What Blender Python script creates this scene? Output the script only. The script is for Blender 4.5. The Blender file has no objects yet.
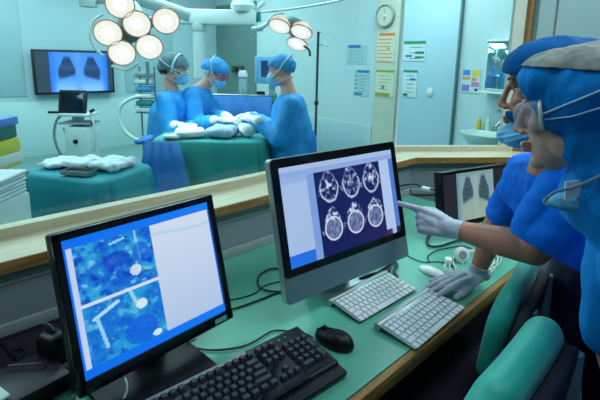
import bpy, bmesh, math, random
from mathutils import Vector, Matrix, noise
random.seed(7)
COL = bpy.context.scene.collection
PI = math.pi
V = Vector

# ------------------------------------------------------------------ view of the photograph
F_, PIT, ROL, CX, CY = 430.0, .1881, .021, 300.0, 141.4
HC = 1.47
A = math.radians(46.7)
FW = V((math.cos(A), math.sin(A), 0)); RT = V((math.sin(A), -math.cos(A), 0)); UP = V((0, 0, 1))
CAM = V((0, 0, HC))
cP, sP, cR, sR = math.cos(PIT), math.sin(PIT), math.cos(ROL), math.sin(ROL)
def ray(x, y):
    a = (x-CX)/F_; b = (CY-y)/F_
    a, b = a*cR-b*sR, a*sR+b*cR
    return RT*a + FW*(cP+b*sP) + UP*(-sP+b*cP)
def pz(x, y, z): q = ray(x, y); return CAM+q*((z-HC)/q.z)
def py(x, y, Y): q = ray(x, y); return CAM+q*(Y/q.y)
def px(x, y, X): q = ray(x, y); return CAM+q*(X/q.x)
def pd(x, y, D): q = ray(x, y); return CAM+q*(D/q.dot(FW))
def W(r, d, z): return RT*r+FW*d+UP*z          # right, forward, up in the room
ROTV = A-PI/2                                   # turns local x,y into right, forward

# ------------------------------------------------------------------ materials
def lin(v):
    v /= 255.0
    return v/12.92 if v <= .04045 else ((v+.055)/1.055)**2.4
def rgb(r, g, b): return (lin(r), lin(g), lin(b), 1)
MATS = {}
def mat(name, col, rough=.5, metal=0, spec=.5, bump=0, bscale=60, var=0, vscale=8, emit=None, estr=0, trans=0, alpha=1, sheen=0, stretch=None):
    if name in MATS: return MATS[name]
    m = bpy.data.materials.new(name); m.use_nodes = True
    nt = m.node_tree; b = nt.nodes['Principled BSDF']
    b.inputs['Base Color'].default_value = col
    b.inputs['Roughness'].default_value = rough; b.inputs['Metallic'].default_value = metal
    b.inputs['Specular IOR Level'].default_value = spec
    b.inputs['Transmission Weight'].default_value = trans; b.inputs['Alpha'].default_value = alpha
    b.inputs['Sheen Weight'].default_value = sheen
    if emit: b.inputs['Emission Color'].default_value = emit; b.inputs['Emission Strength'].default_value = estr
    if bump or var:
        tc = nt.nodes.new('ShaderNodeTexCoord'); src = tc.outputs['Object']
        if stretch:
            mp = nt.nodes.new('ShaderNodeMapping'); mp.inputs['Scale'].default_value = stretch
            nt.links.new(src, mp.inputs['Vector']); src = mp.outputs['Vector']
    if var:
        n = nt.nodes.new('ShaderNodeTexNoise'); n.inputs['Scale'].default_value = vscale; n.inputs['Detail'].default_value = 4
        nt.links.new(src, n.inputs['Vector'])
        r = nt.nodes.new('ShaderNodeValToRGB')
        r.color_ramp.elements[0].position = .3; r.color_ramp.elements[1].position = .7
        r.color_ramp.elements[0].color = tuple(c*(1-var) for c in col[:3])+(1,)
        r.color_ramp.elements[1].color = tuple(min(1, c*(1+var)) for c in col[:3])+(1,)
        nt.links.new(n.outputs['Fac'], r.inputs['Fac']); nt.links.new(r.outputs['Color'], b.inputs['Base Color'])
    if bump:
        n2 = nt.nodes.new('ShaderNodeTexNoise'); n2.inputs['Scale'].default_value = bscale; n2.inputs['Detail'].default_value = 5
        nt.links.new(src, n2.inputs['Vector'])
        bp = nt.nodes.new('ShaderNodeBump'); bp.inputs['Strength'].default_value = bump; bp.inputs['Distance'].default_value = .01
        nt.links.new(n2.outputs['Fac'], bp.inputs['Height']); nt.links.new(bp.outputs['Normal'], b.inputs['Normal'])
    MATS[name] = m
    return m
def screen_mat(strength):
    k = 'screen%.2f' % strength
    if k in MATS: return MATS[k]
    m = bpy.data.materials.new('lit_screen'); m.use_nodes = True; nt = m.node_tree
    b = nt.nodes['Principled BSDF']; at = nt.nodes.new('ShaderNodeAttribute'); at.attribute_name = 'Col'
    b.inputs['Base Color'].default_value = (.004, .004, .005, 1); b.inputs['Roughness'].default_value = .35
    nt.links.new(at.outputs['Color'], b.inputs['Emission Color']); b.inputs['Emission Strength'].default_value = strength
    MATS[k] = m; return m
def glass_mat(name, tint, refl):
    m = bpy.data.materials.new(name); m.use_nodes = True; nt = m.node_tree
    for n in list(nt.nodes): nt.nodes.remove(n)
    o = nt.nodes.new('ShaderNodeOutputMaterial'); t = nt.nodes.new('ShaderNodeBsdfTransparent'); g = nt.nodes.new('ShaderNodeBsdfGlossy')
    mx = nt.nodes.new('ShaderNodeMixShader'); lw = nt.nodes.new('ShaderNodeLayerWeight'); lw.inputs['Blend'].default_value = .5
    fr = nt.nodes.new('ShaderNodeMath'); fr.operation = 'POWER'; fr.inputs[1].default_value = 5; nt.links.new(lw.outputs['Facing'], fr.inputs[0])
    mu = nt.nodes.new('ShaderNodeMath'); mu.operation = 'MULTIPLY_ADD'; mu.inputs[1].default_value = .9*refl; mu.inputs[2].default_value = .035*refl
    t.inputs['Color'].default_value = tint; g.inputs['Roughness'].default_value = .02
    nt.links.new(fr.outputs[0], mu.inputs[0]); nt.links.new(mu.outputs[0], mx.inputs[0])
    nt.links.new(t.outputs[0], mx.inputs[1]); nt.links.new(g.outputs[0], mx.inputs[2]); nt.links.new(mx.outputs[0], o.inputs[0])
    MATS[name] = m; return m
def wood_mat(name, c1, c2, rough=.45, axis=(1, 14, 14)):
    m = bpy.data.materials.new(name); m.use_nodes = True; nt = m.node_tree; b = nt.nodes['Principled BSDF']
    tc = nt.nodes.new('ShaderNodeTexCoord'); mp = nt.nodes.new('ShaderNodeMapping'); mp.inputs['Scale'].default_value = axis
    n = nt.nodes.new('ShaderNodeTexNoise'); n.inputs['Scale'].default_value = 6; n.inputs['Detail'].default_value = 8; n.inputs['Roughness'].default_value = .65
    r = nt.nodes.new('ShaderNodeValToRGB'); r.color_ramp.elements[0].position = .35; r.color_ramp.elements[1].position = .68
    r.color_ramp.elements[0].color = c1; r.color_ramp.elements[1].color = c2
    nt.links.new(tc.outputs['Object'], mp.inputs[0]); nt.links.new(mp.outputs[0], n.inputs['Vector']); nt.links.new(n.outputs['Fac'], r.inputs[0])
    nt.links.new(r.outputs[0], b.inputs['Base Color']); b.inputs['Roughness'].default_value = rough
    MATS[name] = m; return m

# ------------------------------------------------------------------ mesh collector
class MB:
    def __init__(s): s.v = []; s.f = []
    def add(s, vs, fs):
        o = len(s.v); s.v += [V(v) for v in vs]; s.f += [tuple(i+o for i in f) for f in fs]; return s
    def bm(s, bm, M=None):
        bm.verts.index_update()
        s.add([(M @ v.co if M else v.co.copy()) for v in bm.verts], [[v.index for v in f.verts] for f in bm.faces]); bm.free(); return s
    def box(s, c, d, M=None, bev=0, seg=2):
        b = bmesh.new(); bmesh.ops.create_cube(b, size=1)
        for v in b.verts: v.co = V((v.co.x*d[0]+c[0], v.co.y*d[1]+c[1], v.co.z*d[2]+c[2]))
        if bev: bmesh.ops.bevel(b, geom=b.edges[:], offset=min(bev, min(d)*.49), segments=seg, profile=.5, affect='EDGES')
        return s.bm(b, M)
    def ell(s, c, r, M3=None, u=20, w=12):
        b = bmesh.new(); bmesh.ops.create_uvsphere(b, u_segments=u, v_segments=w, radius=1)
        for v in b.verts:
            p = V((v.co.x*r[0], v.co.y*r[1], v.co.z*r[2]))
            v.co = V(c)+(M3 @ p if M3 else p)
        return s.bm(b)
    def tube(s, pts, rad, n=10, cap=True):
        pts = [V(p) for p in pts]; k = len(pts)
        rs = rad if isinstance(rad, (list, tuple)) else [rad]*k
        ups = None; rings = []
        for i, p in enumerate(pts):
            t = (pts[min(i+1, k-1)]-pts[max(i-1, 0)])
            t = t.normalized() if t.length > 1e-9 else V((0, 0, 1))
            if ups is None: ups = t.orthogonal().normalized()
            ups = (ups-t*ups.dot(t)); ups = ups.normalized() if ups.length > 1e-6 else t.orthogonal().normalized()
            w = t.cross(ups)
            r = rs[i]; rx, ry = r if isinstance(r, (tuple, list)) else (r, r)
            rings.append([p+ups*(rx*math.cos(2*PI*j/n))+w*(ry*math.sin(2*PI*j/n)) for j in range(n)])
        vs = [v for r in rings for v in r]
        fs = [(i*n+j, i*n+(j+1) % n, (i+1)*n+(j+1) % n, (i+1)*n+j) for i in range(k-1) for j in range(n)]
        if cap: fs += [tuple(reversed(range(n))), tuple(range((k-1)*n, k*n))]
        return s.add(vs, fs)
    def cyl(s, c, r, h, n=24, M=None, r2=None, bev=0):
        r2 = r if r2 is None else r2
        pts = [(0, 0), (r-bev, 0), (r, bev), (r2, h-bev), (r2-bev, h), (0, h)] if bev else [(0, 0), (r, 0), (r2, h), (0, h)]
        return s.lathe(pts, n, Matrix.Translation(V(c)) if M is None else M @ Matrix.Translation(V(c)))
    def lathe(s, prof, n=24, M=None):
        vs = []; fs = []; k = len(prof)
        for j in range(n):
            a = 2*PI*j/n
            for r, z in prof: vs.append(V((max(r, 1e-5)*math.cos(a), max(r, 1e-5)*math.sin(a), z)))
        for j in range(n):
            for i in range(k-1): fs.append((j*k+i, ((j+1) % n)*k+i, ((j+1) % n)*k+i+1, j*k+i+1))
        if M: vs = [M @ v for v in vs]
        return s.add(vs, fs)
    def prism(s, poly, z0, z1, M=None):
        n = len(poly); vs = [V((p[0], p[1], z0)) for p in poly]+[V((p[0], p[1], z1)) for p in poly]
        fs = [tuple(reversed(range(n))), tuple(range(n, 2*n))]+[(i, (i+1) % n, (i+1) % n+n, i+n) for i in range(n)]
        if M: vs = [M @ v for v in vs]
        return s.add(vs, fs)
    def limb(s, pts, rads, n=14):                 # a closed cone per bone and a ball per joint
        for p, r in zip(pts, rads): s.ell(p, (r, r, r), u=14, w=10)
        for i in range(len(pts)-1): s.tube([pts[i], pts[i+1]], [rads[i], rads[i+1]], n=n)
        return s
FRAME = {}
def top(o):
    while o.parent: o = o.parent
    return o
def link_mesh(name, me, m, parent=None, world=False, smooth=True, sharp=40, loc=None):
    o = bpy.data.objects.new(name, me); COL.objects.link(o)
    if parent:
        o.parent = parent
        if world: me.transform(FRAME[top(parent).name].inverted())
    else:
        L = V(loc) if loc is not None else V((0, 0, 0))
        o.location = L; FRAME[o.name] = Matrix.Translation(L)
        if world: me.transform(FRAME[o.name].inverted())
    if m: me.materials.append(m)
    if smooth:
        me.polygons.foreach_set('use_smooth', [True]*len(me.polygons))
        if sharp: me.set_sharp_from_angle(angle=math.radians(sharp))
    return o
def build(name, mb, m, parent=None, world=False, smooth=True, sharp=40, loc=None, recalc=True):
    me = bpy.data.meshes.new(name); me.from_pydata([tuple(v) for v in mb.v], [], mb.f)
    if recalc:
        b = bmesh.new(); b.from_mesh(me); bmesh.ops.recalc_face_normals(b, faces=b.faces[:]); b.to_mesh(me); b.free()
    return link_mesh(name, me, m, parent, world, smooth, sharp, loc)
def tag(o, label=None, cat=None, group=None, kind=None):
    if label: o['label'] = label
    if cat: o['category'] = cat
    if group: o['group'] = group
    if kind: o['kind'] = kind
    return o
def thing(name, label, cat, loc=(0, 0, 0), rotz=0, group=None):
    o = bpy.data.objects.new(name, None); COL.objects.link(o); o.empty_display_size = .05
    o.location = V(loc); o.rotation_euler = (0, 0, rotz)
    FRAME[o.name] = Matrix.Translation(V(loc)) @ Matrix.Rotation(rotz, 4, 'Z')
    return tag(o, label, cat, group)
def struct(name, mb, m, parent=None, **k):
    o = build(name, mb, m, parent, **k)
    if parent is None: o['kind'] = 'structure'
    return o
def dup(root, loc, rotz, label):
    r = root.copy(); COL.objects.link(r); r.location = V(loc); r.rotation_euler = (0, 0, rotz); r['label'] = label
    def rec(a, b):
        for ch in [q for q in bpy.data.objects if q.parent == a]:
            c = ch.copy(); COL.objects.link(c); c.parent = b; rec(ch, c)
    rec(root, r); return r
def remesh(mb, voxel, it=4, fac=.5, post=None):
    me = bpy.data.meshes.new('raw'); me.from_pydata([tuple(v) for v in mb.v], [], mb.f)
    b = bmesh.new(); b.from_mesh(me); bmesh.ops.recalc_face_normals(b, faces=b.faces[:]); b.to_mesh(me); b.free()
    o = bpy.data.objects.new('raw', me); COL.objects.link(o)
    md = o.modifiers.new('r', 'REMESH'); md.mode = 'VOXEL'; md.voxel_size = voxel
    if it: s = o.modifiers.new('s', 'SMOOTH'); s.iterations = it; s.factor = fac
    dg = bpy.context.evaluated_depsgraph_get()
    out = bpy.data.meshes.new_from_object(o.evaluated_get(dg), depsgraph=dg)
    bpy.data.objects.remove(o); bpy.data.meshes.remove(me)
    if post:
        b = bmesh.new(); b.from_mesh(out); b.normal_update(); post(b); b.to_mesh(out); b.free()
    return out
def blob(name, mb, voxel, m, parent=None, it=4, fac=.5, post=None, loc=None):
    return link_mesh(name, remesh(mb, voxel, it, fac, post), m, parent, True, True, 0, loc)
def wrinkle(amp, sc, seed=0):
    def f(b):
        off = V((seed*3.1, seed*1.7, seed*.9))
        for v in b.verts:
            p = V((v.co.x*sc[0], v.co.y*sc[1], v.co.z*sc[2]))+off
            n = noise.noise(p)+.5*noise.noise(p*2.1)
            v.co += v.normal*(amp*n)
    return f
def cut(b, co, no):
    r = bmesh.ops.bisect_plane(b, geom=b.verts[:]+b.edges[:]+b.faces[:], plane_co=co, plane_no=no, clear_outer=True)
    ed = [e for e in b.edges if e.is_boundary]
    if ed: bmesh.ops.holes_fill(b, edges=ed, sides=0)
def painted(name, w, h, nx, ny, fn, M, strength, parent):
    """an upright lit panel w x h, local x right, z up, facing -y; fn(u, v from top) gives its picture in sRGB 0..255"""
    vs = []; fs = []; cols = []
    for j in range(ny+1):
        for i in range(nx+1):
            vs.append(M @ V((w*(i/nx-.5), 0, h*(1-j/ny)))); c = fn(i/nx, j/ny); cols.append([lin(max(0, min(255, q))) for q in c]+[1])
    for j in range(ny):
        for i in range(nx):
            a = j*(nx+1)+i; fs.append((a, a+nx+1, a+nx+2, a+1))
    me = bpy.data.meshes.new(name); me.from_pydata([tuple(v) for v in vs], [], fs)
    at = me.color_attributes.new('Col', 'FLOAT_COLOR', 'POINT')
    at.data.foreach_set('color', [q for c in cols for q in c])
    return link_mesh(name, me, screen_mat(strength), parent, False, False, 0)
def clamp(x, a=0, b=1): return max(a, min(b, x))
def mix(a, b, t): t = clamp(t); return tuple(p+(q-p)*t for p, q in zip(a, b))
def sm(a, b, x):
    t = clamp((x-a)/(b-a)); return t*t*(3-2*t)

# ------------------------------------------------------------------ palette
M_desk = mat('desk_laminate', rgb(90, 170, 146), .32, spec=.45, var=.04, vscale=3)
M_edge = wood_mat('oak_edge', rgb(120, 82, 40), rgb(176, 130, 70))
M_sill = wood_mat('pale_beech', rgb(188, 180, 150), rgb(214, 206, 178), .4)
M_wallc = mat('control_wall_paint', rgb(124, 136, 144), .6, var=.04, vscale=2, bump=.05, bscale=90)
M_trunk = mat('trunking_plastic', rgb(146, 158, 156), .45)
M_ceil = mat('ceiling_paint', rgb(205, 215, 212), .7, var=.02)
M_floor = mat('floor_vinyl', rgb(40, 44, 56), .4, var=.12, vscale=30)
M_wallt = mat('theatre_wall', rgb(168, 200, 206), .4, var=.03, vscale=1.2)
M_wallt2 = mat('theatre_wall_panel', rgb(188, 214, 216), .35, var=.02, vscale=1.2)
M_dado = mat('theatre_dado', rgb(184, 216, 216), .4)
M_cream = mat('cream_column', rgb(200, 206, 188), .5, var=.03)
M_doorb = mat('door_blue', rgb(176, 210, 222), .35, var=.02)
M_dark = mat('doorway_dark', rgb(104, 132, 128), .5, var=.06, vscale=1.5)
M_floort = mat('theatre_floor', rgb(110, 150, 146), .3, var=.05)
M_glass = glass_mat('window_glass', (.93, .985, .985, 1), 1.0)
M_joint = mat('silicone_joint', rgb(226, 240, 236), .3, emit=None)
M_black = mat('black_plastic', rgb(13, 12, 17), .42, spec=.3, bump=.06, bscale=500)
M_blackg = mat('black_gloss', rgb(9, 9, 13), .12)
M_darkp = mat('dark_grey_plastic', rgb(26, 25, 32), .45, spec=.35)
M_key = mat('black_keycap', rgb(58, 62, 74), .42)
M_alu = mat('aluminium', rgb(172, 184, 184), .35, metal=.55)
M_alud = mat('aluminium_chin', rgb(112, 138, 148), .38, metal=.45)  # darker and bluer than the housing: the desk's reflection put into the colour
M_wkey = mat('white_keycap', rgb(226, 232, 234), .4)
M_white = mat('white_plastic', rgb(222, 228, 226), .35)
M_wgloss = mat('white_gloss', rgb(226, 232, 230), .15)
M_grey = mat('grey_plastic', rgb(140, 148, 150), .45)
M_cable = mat('black_cable', rgb(14, 15, 20), .45)
M_cablew = mat('white_cable', rgb(196, 212, 206), .4)
M_cableg = mat('grey_cable', rgb(120, 118, 128), .45)
M_teal = mat('teal_upholstery', rgb(14, 168, 152), .5, bump=.05, bscale=250, var=.05, vscale=5, sheen=.2)
M_navyup = mat('navy_upholstery', rgb(15, 15, 32), .7, bump=.08, bscale=300)
M_chgrey = mat('chair_grey_plastic', rgb(128, 142, 148), .45)
M_skin = mat('skin', rgb(196, 128, 104), .48, var=.07, vscale=18, bump=.05, bscale=180)
M_skin2 = mat('skin_pale', rgb(226, 166, 146), .48, var=.06, vscale=18)
M_lip = mat('lip', rgb(150, 84, 78), .4)
M_scrub = mat('scrub_blue', rgb(0, 118, 236), .75, spec=.2, bump=.08, bscale=350, var=.07, vscale=6)
M_cap = mat('cap_blue', rgb(0, 84, 150), .8, spec=.12, bump=.08, bscale=350, var=.08, vscale=9)
M_hood = mat('hood_blue', rgb(0, 120, 200), .8, spec=.15, bump=.06, bscale=300, var=.06, vscale=9)
M_gauze = mat('gauze_crown', rgb(124, 130, 124), .7, bump=.25, bscale=120, var=.3, vscale=24, stretch=(1, 1, .4))
M_gownl = mat('gown_light_blue', rgb(10, 148, 236), .7, spec=.25, bump=.06, bscale=300, var=.05, vscale=6)
M_navy = mat('navy_trousers', rgb(24, 22, 62), .7, bump=.08, bscale=200, var=.2, vscale=10)
M_mask = mat('mask_blue', rgb(112, 194, 238), .6, bump=.12, bscale=160, var=.06, vscale=20)
M_maskw = mat('mask_white', rgb(210, 224, 232), .6)
M_tie = mat('mask_tie', rgb(176, 204, 224), .6)
M_glove = mat('white_glove', rgb(186, 190, 204), .5, bump=.1, bscale=120, var=.05, vscale=30)
M_clear = mat('goggle_plastic', rgb(214, 218, 240), .08, spec=.8, alpha=.30)
M_hair = mat('dark_hair', rgb(24, 20, 22), .5)
M_eyew = mat('eye_white', rgb(220, 220, 220), .2)
M_iris = mat('eye_dark', rgb(20, 14, 12), .15)
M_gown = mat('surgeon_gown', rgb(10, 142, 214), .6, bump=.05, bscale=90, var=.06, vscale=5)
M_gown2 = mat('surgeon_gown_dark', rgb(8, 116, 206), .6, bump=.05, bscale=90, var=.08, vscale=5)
M_scap = mat('surgeon_cap', rgb(40, 148, 214), .6, var=.08, vscale=14)
M_netcap = mat('net_cap', rgb(84, 116, 128), .6, var=.3, vscale=25)
M_band = mat('cap_band', rgb(186, 214, 222), .6)
M_sglove = mat('surgeon_glove', rgb(206, 216, 214), .5)
M_drape = mat('green_drape', rgb(22, 142, 138), .65, bump=.05, bscale=60, var=.06, vscale=4)
M_draped = mat('teal_drape', rgb(14, 136, 150), .65, bump=.05, bscale=60, var=.06, vscale=4)
M_blued = mat('blue_drape', rgb(16, 112, 190), .6, var=.08, vscale=4)
M_linen = mat('white_linen', rgb(206, 220, 226), .7, bump=.1, bscale=50, var=.05, vscale=10)
M_linenb = mat('grey_blue_linen', rgb(140, 174, 200), .7, bump=.1, bscale=50, var=.06, vscale=10)
M_steel = mat('steel', rgb(170, 180, 182), .25, metal=.9)
M_pale = mat('pale_enamel', rgb(200, 220, 216), .3)
M_lens = mat('lamp_lens', rgb(250, 236, 226), .3, emit=(1, .78, .66, 1), estr=.9, var=0)
M_lensh = mat('lamp_lens_centre', rgb(255, 250, 246), .3, emit=(1, .92, .87, 1), estr=1.0)
M_rim = mat('lamp_rim', rgb(236, 172, 146), .4)
M_lbody = mat('lamp_body', rgb(130, 170, 172), .3)
M_red = mat('red_frame', rgb(196, 60, 110), .4)

# ------------------------------------------------------------------ room: control room
YW = 1.262                       # face of the window wall, control-room side
TH = math.radians(-37)           # the right window wall turns away by this much
D2 = V((math.cos(TH), math.sin(TH), 0)); N2 = V((-math.sin(TH), math.cos(TH), 0))    # along it, and outwards
C0 = V((2.037, 1.235, 0))        # where the two sill edges meet
def off(d):                      # the same corner, moved outwards by d from both sill edges
    n1 = V((0, 1, 0)); return C0+(n1+N2)*(d/(1+n1.dot(N2)))
X0, X1, YB = -2.2, 3.6, -2.2
LEN2 = .715                      # length of the right window to its end post
XT, YT, HT = 4.5, 7.1, 2.9       # theatre right wall, back wall, height

fl = MB().prism([(X0, YB), (X1+.6, YB), (X1+.6, 1.3), (X0, 1.3)], -.06, 0)
struct('floor', fl, M_floor)
struct('floor_theatre', MB().prism([(-3.2, 1.3), (XT+.1, 1.3), (XT+.1, YT+.1), (-3.2, YT+.1)], -.06, 0).prism([(X1+.6, -.8), (XT+.1, -.8), (XT+.1, 1.3), (X1+.6, 1.3)], -.06, 0), M_floort)
struct('ceiling', MB().prism([(X0, YB), (X1+.6, YB), (X1+.6, 1.41), (X0, 1.41)], 2.6, 2.66), M_ceil)
struct('ceiling_theatre', MB().prism([(-3.2, 1.41), (XT+.1, 1.41), (XT+.1, YT+.1), (-3.2, YT+.1)], HT, HT+.06).prism([(X1+.6, -.8), (XT+.1, -.8), (XT+.1, 1.41), (X1+.6, 1.41)], HT, HT+.06), M_ceil)
def wallbox(name, p, q, t, z0, z1, m):
    p = V((p[0], p[1], 0)); q = V((q[0], q[1], 0)); d = (q-p).normalized(); n = V((-d.y, d.x, 0))*t
    return struct(name, MB().prism([p, q, q+n, p+n], z0, z1), m)
e2 = C0+D2*3.2
a0, a1, b1 = off(.027), off(.027)+D2*3.0, off(.25)
# dwarf walls below the sills
struct('wall_front', MB().prism([(X0, YW), (a0.x, a0.y), (off(.25).x, off(.25).y), (X0, 1.485)], 0, .925), M_wallc)
struct('wall_right', MB().prism([a0, a1, a1+N2*.223, off(.25)], 0, .925), M_wallc)
# wall right of the end post
pe = off(.115)+D2*(LEN2+.02)
struct('wall_right_upper', MB().prism([pe, pe+D2*2.6, pe+D2*2.6+N2*.135, pe+N2*.135], .925, 2.6), mat('control_wall_upper', rgb(136, 164, 162), .55, var=.03, vscale=2))
wallbox('wall_left', (X0, YB), (X0, 1.3), .08, 0, 2.6, M_wallc)
wallbox('wall_back', (X1+.6, YB), (X0, YB), .08, 0, 2.6, M_wallc)
wallbox('wall_side', (X1+.6, -.5), (X1+.6, YB), .08, 0, 2.6, M_wallc)
# wall lines: a groove and the cover strip over the desk
struct('trim_1', MB().box(((X0+2.03)/2, YW-.004, .757), (2.03-X0, .01, .036), bev=.003).box(((X0+2.03)/2, YW-.002, .885), (2.03-X0, .006, .004)), M_trunk)
q0 = off(.02)
qu = off(.11)
Mu = Matrix.Translation(qu) @ Matrix.Rotation(TH, 4, 'Z')
Mr = Matrix.Translation(q0) @ Matrix.Rotation(TH, 4, 'Z')
struct('trim_2', MB().box((.8, .003, .757), (1.6, .01, .036), M=Mr, bev=.003).box((.8, .004, .885), (1.6, .006, .004), M=Mr), M_trunk)
struct('trim_3', MB().box((LEN2+.125, 0, 1.79), (.016, .02, 1.6), M=Mu, bev=.003), mat('door_trim', rgb(150, 160, 160), .4))

# windows: sill board, frame, glass
w1 = thing('window_1', None, None, (0, 0, 0)); w1['kind'] = 'structure'
s1 = [(X0, C0.y), (C0.x, C0.y), (off(.27).x, off(.27).y), (X0, C0.y+.27)]
sill_board = MB().prism(s1, .927, .957)
build('sill_board', sill_board, M_sill, w1)
build('sill_edge', MB().prism([(X0, C0.y-.006), (off(-.006).x, off(-.006).y), (C0.x, C0.y), (X0, C0.y)], .925, .957), M_edge, w1)
fr1 = MB().prism([(X0, C0.y+.16), (off(.16).x, off(.16).y), (off(.2).x, off(.2).y), (X0, C0.y+.2)], .957, .986)
build('frame', fr1, M_sill, w1)
g1 = MB().prism([(X0, C0.y+.174), (off(.174).x-.006, C0.y+.174), (off(.184).x-.006, C0.y+.184), (X0, C0.y+.184)], .986, 2.6)
build('glass_pane', g1, M_glass, w1)
w2 = thing('window_2', None, None, (0, 0, 0)); w2['kind'] = 'structure'
def strip2(d0, d1, L): return [off(d0), off(d0)+D2*(L), off(d1)+D2*(L), off(d1)]
build('sill_board', MB().prism(strip2(0, .27, LEN2+.35), .927, .957), M_sill, w2)
build('sill_edge', MB().prism(strip2(-.006, 0, LEN2+.35), .925, .957), M_edge, w2)
build('frame', MB().prism(strip2(.16, .2, LEN2), .957, .986), M_sill, w2)
build('glass_pane', MB().prism([off(.174)+D2*.006, off(.174)+D2*LEN2, off(.184)+D2*LEN2, off(.184)+D2*.006], .986, 2.6), M_glass, w2)
build('end_post', MB().prism([off(.172)+D2*(LEN2-.07), off(.172)+D2*(LEN2), off(.19)+D2*LEN2, off(.19)+D2*(LEN2-.07)], .957, 2.6), M_cream, w2)
build('post_edge', MB().prism([off(.15)+D2*(LEN2), off(.15)+D2*(LEN2+.022), off(.25)+D2*(LEN2+.022), off(.25)+D2*LEN2], .957, 2.6), M_edge, w2)
j = off(.179)
struct('trim_4', MB().box((j.x, j.y, 1.793), (.011, .011, 1.614), bev=.003), M_joint)
# ------------------------------------------------------------------ room: theatre
struct('wall_theatre_back', MB().box(((XT-3.2)/2, YT+.05, HT/2), (XT+3.2, .1, HT)), M_wallt)
struct('wall_theatre_left', MB().box((-3.25, 4.25, HT/2), (.1, 5.8, HT)), M_wallt)
struct('wall_theatre_right', MB().prism([(XT, -.8), (XT+.1, -.8), (XT+.1, YT+.1), (XT, YT+.1)], 0, HT), M_wallt2)
struct('wall_theatre_end', MB().box(((XT+X1+.6)/2, -.85, HT/2), (XT-X1, .1, HT)), M_wallt2)
# smooth panels and lines on the theatre walls
struct('trim_5', MB().box(((XT-3.2)/2, YT-.008, .40), (XT+3.2, .016, .8), bev=.003), M_dado)
struct('trim_6', MB().box((XT-.008, (YT+3.4)/2, .33), (.016, YT-3.42, .62), bev=.003), M_wallt)
pan = MB()
for x0, x1 in ((-1.0, 0.25), (.28, .78), (.8, 1.35), (2.75, 3.6)):
    pan.box(((x0+x1)/2, YT-.006, 1.88), (x1-x0, .012, 2.0), bev=.004)
struct('trim_7', pan, mat('theatre_panel_band', rgb(156, 190, 196), .35, var=.03))
struct('wall_recess', MB().box((XT-.012, 6.48, 1.2), (.024, 1.2, 2.4)), M_dark)  # flat dark grey-green panel on the wall, no depth cut behind it
col_ = MB().box((XT-.02, 3.215, HT/2), (.04, .33, HT), bev=.004)
struct('pillar_theatre', col_, M_cream)
d1 = thing('door_1', None, None, (XT, 2.66, 0)); d1['kind'] = 'structure'
build('door_leaf', MB().box((-.02, 0, 1.3), (.04, .72, 2.6), bev=.004), M_doorb, d1)
build('door_frame', MB().box((-.025, -.372, 1.3), (.05, .02, 2.6), bev=.004), mat('door_gap', rgb(90, 124, 126), .5), d1)

# ------------------------------------------------------------------ desk
dk = thing('desk', 'long teal-topped control room desk with an oak front edge under the window', 'desk', (0, 0, 0))
dr = off(.024); tR = (dr.y-.52)/(-D2.y)
dR = dr+D2*tR
dR = V((2.03, .5, 0))
build('desktop', MB().prism([(-1.4, .52), (2.03, .52), (2.03, 1.255), (-1.4, 1.255)], .71, .74), M_desk, dk)
build('edge_strip', MB().box(((dR.x-1.4)/2, .509, .7185), (dR.x+1.4, .022, .043), bev=.006), M_edge, dk)
for x in (-1.3, .2, 2.0):
    build('side_panel', MB().box((x, .9, .355), (.03, .62, .71), bev=.003), M_wallc, dk)

# ------------------------------------------------------------------ people toolkit
def frame_of(fwd, up):
    y = V(fwd).normalized(); z = V(up); z = (z-y*z.dot(y)).normalized(); x = y.cross(z)
    return Matrix((x, y, z)).transposed()
def head_prims(mb, c, R, s=1.0, ears=True):
    """head on frame R (x right, y face, z up) about its centre c"""
    def E(p, r, rx=0):
        M3 = R @ Matrix.Rotation(rx, 3, 'X')
        mb.ell(c+R @ (V(p)*s), [q*s for q in r], M3, 18, 12)
    E((0, -.015, .03), (.073, .092, .083)); E((0, .028, .045), (.064, .062, .062))       # skull, forehead
    E((0, .03, -.035), (.058, .058, .075)); E((0, .045, -.075), (.040, .040, .036))      # cheeks, jaw
    E((0, .074, -.098), (.019, .018, .016))                                              # chin
    for q in (-1, 1):
        E((q*.036, .062, -.018), (.024, .020, .020)); E((q*.05, .01, -.065), (.016, .04, .024), .5)   # cheekbone, jaw angle
        E((q*.030, .080, .030), (.024, .010, .008))                                      # brow
        E((q*.0105, .096, -.033), (.0075, .010, .0065))                                    # nostril
        E((q*.031, .064, .0215), (.017, .011, .006)); E((q*.031, .063, .0005), (.017, .010, .0055))  # eyelids
        if ears: E((q*.074, -.008, -.005), (.008, .017, .030), -.2)
    mb.limb([c+R @ (V((0, .088, .022))*s), c+R @ (V((0, .100, -.006))*s), c+R @ (V((0, .108, -.027))*s)], [.007*s, .0085*s, .0095*s], 10)
    E((0, .098, -.058), (.020, .008, .006)); E((0, .095, -.070), (.018, .009, .007))     # lips
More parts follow.
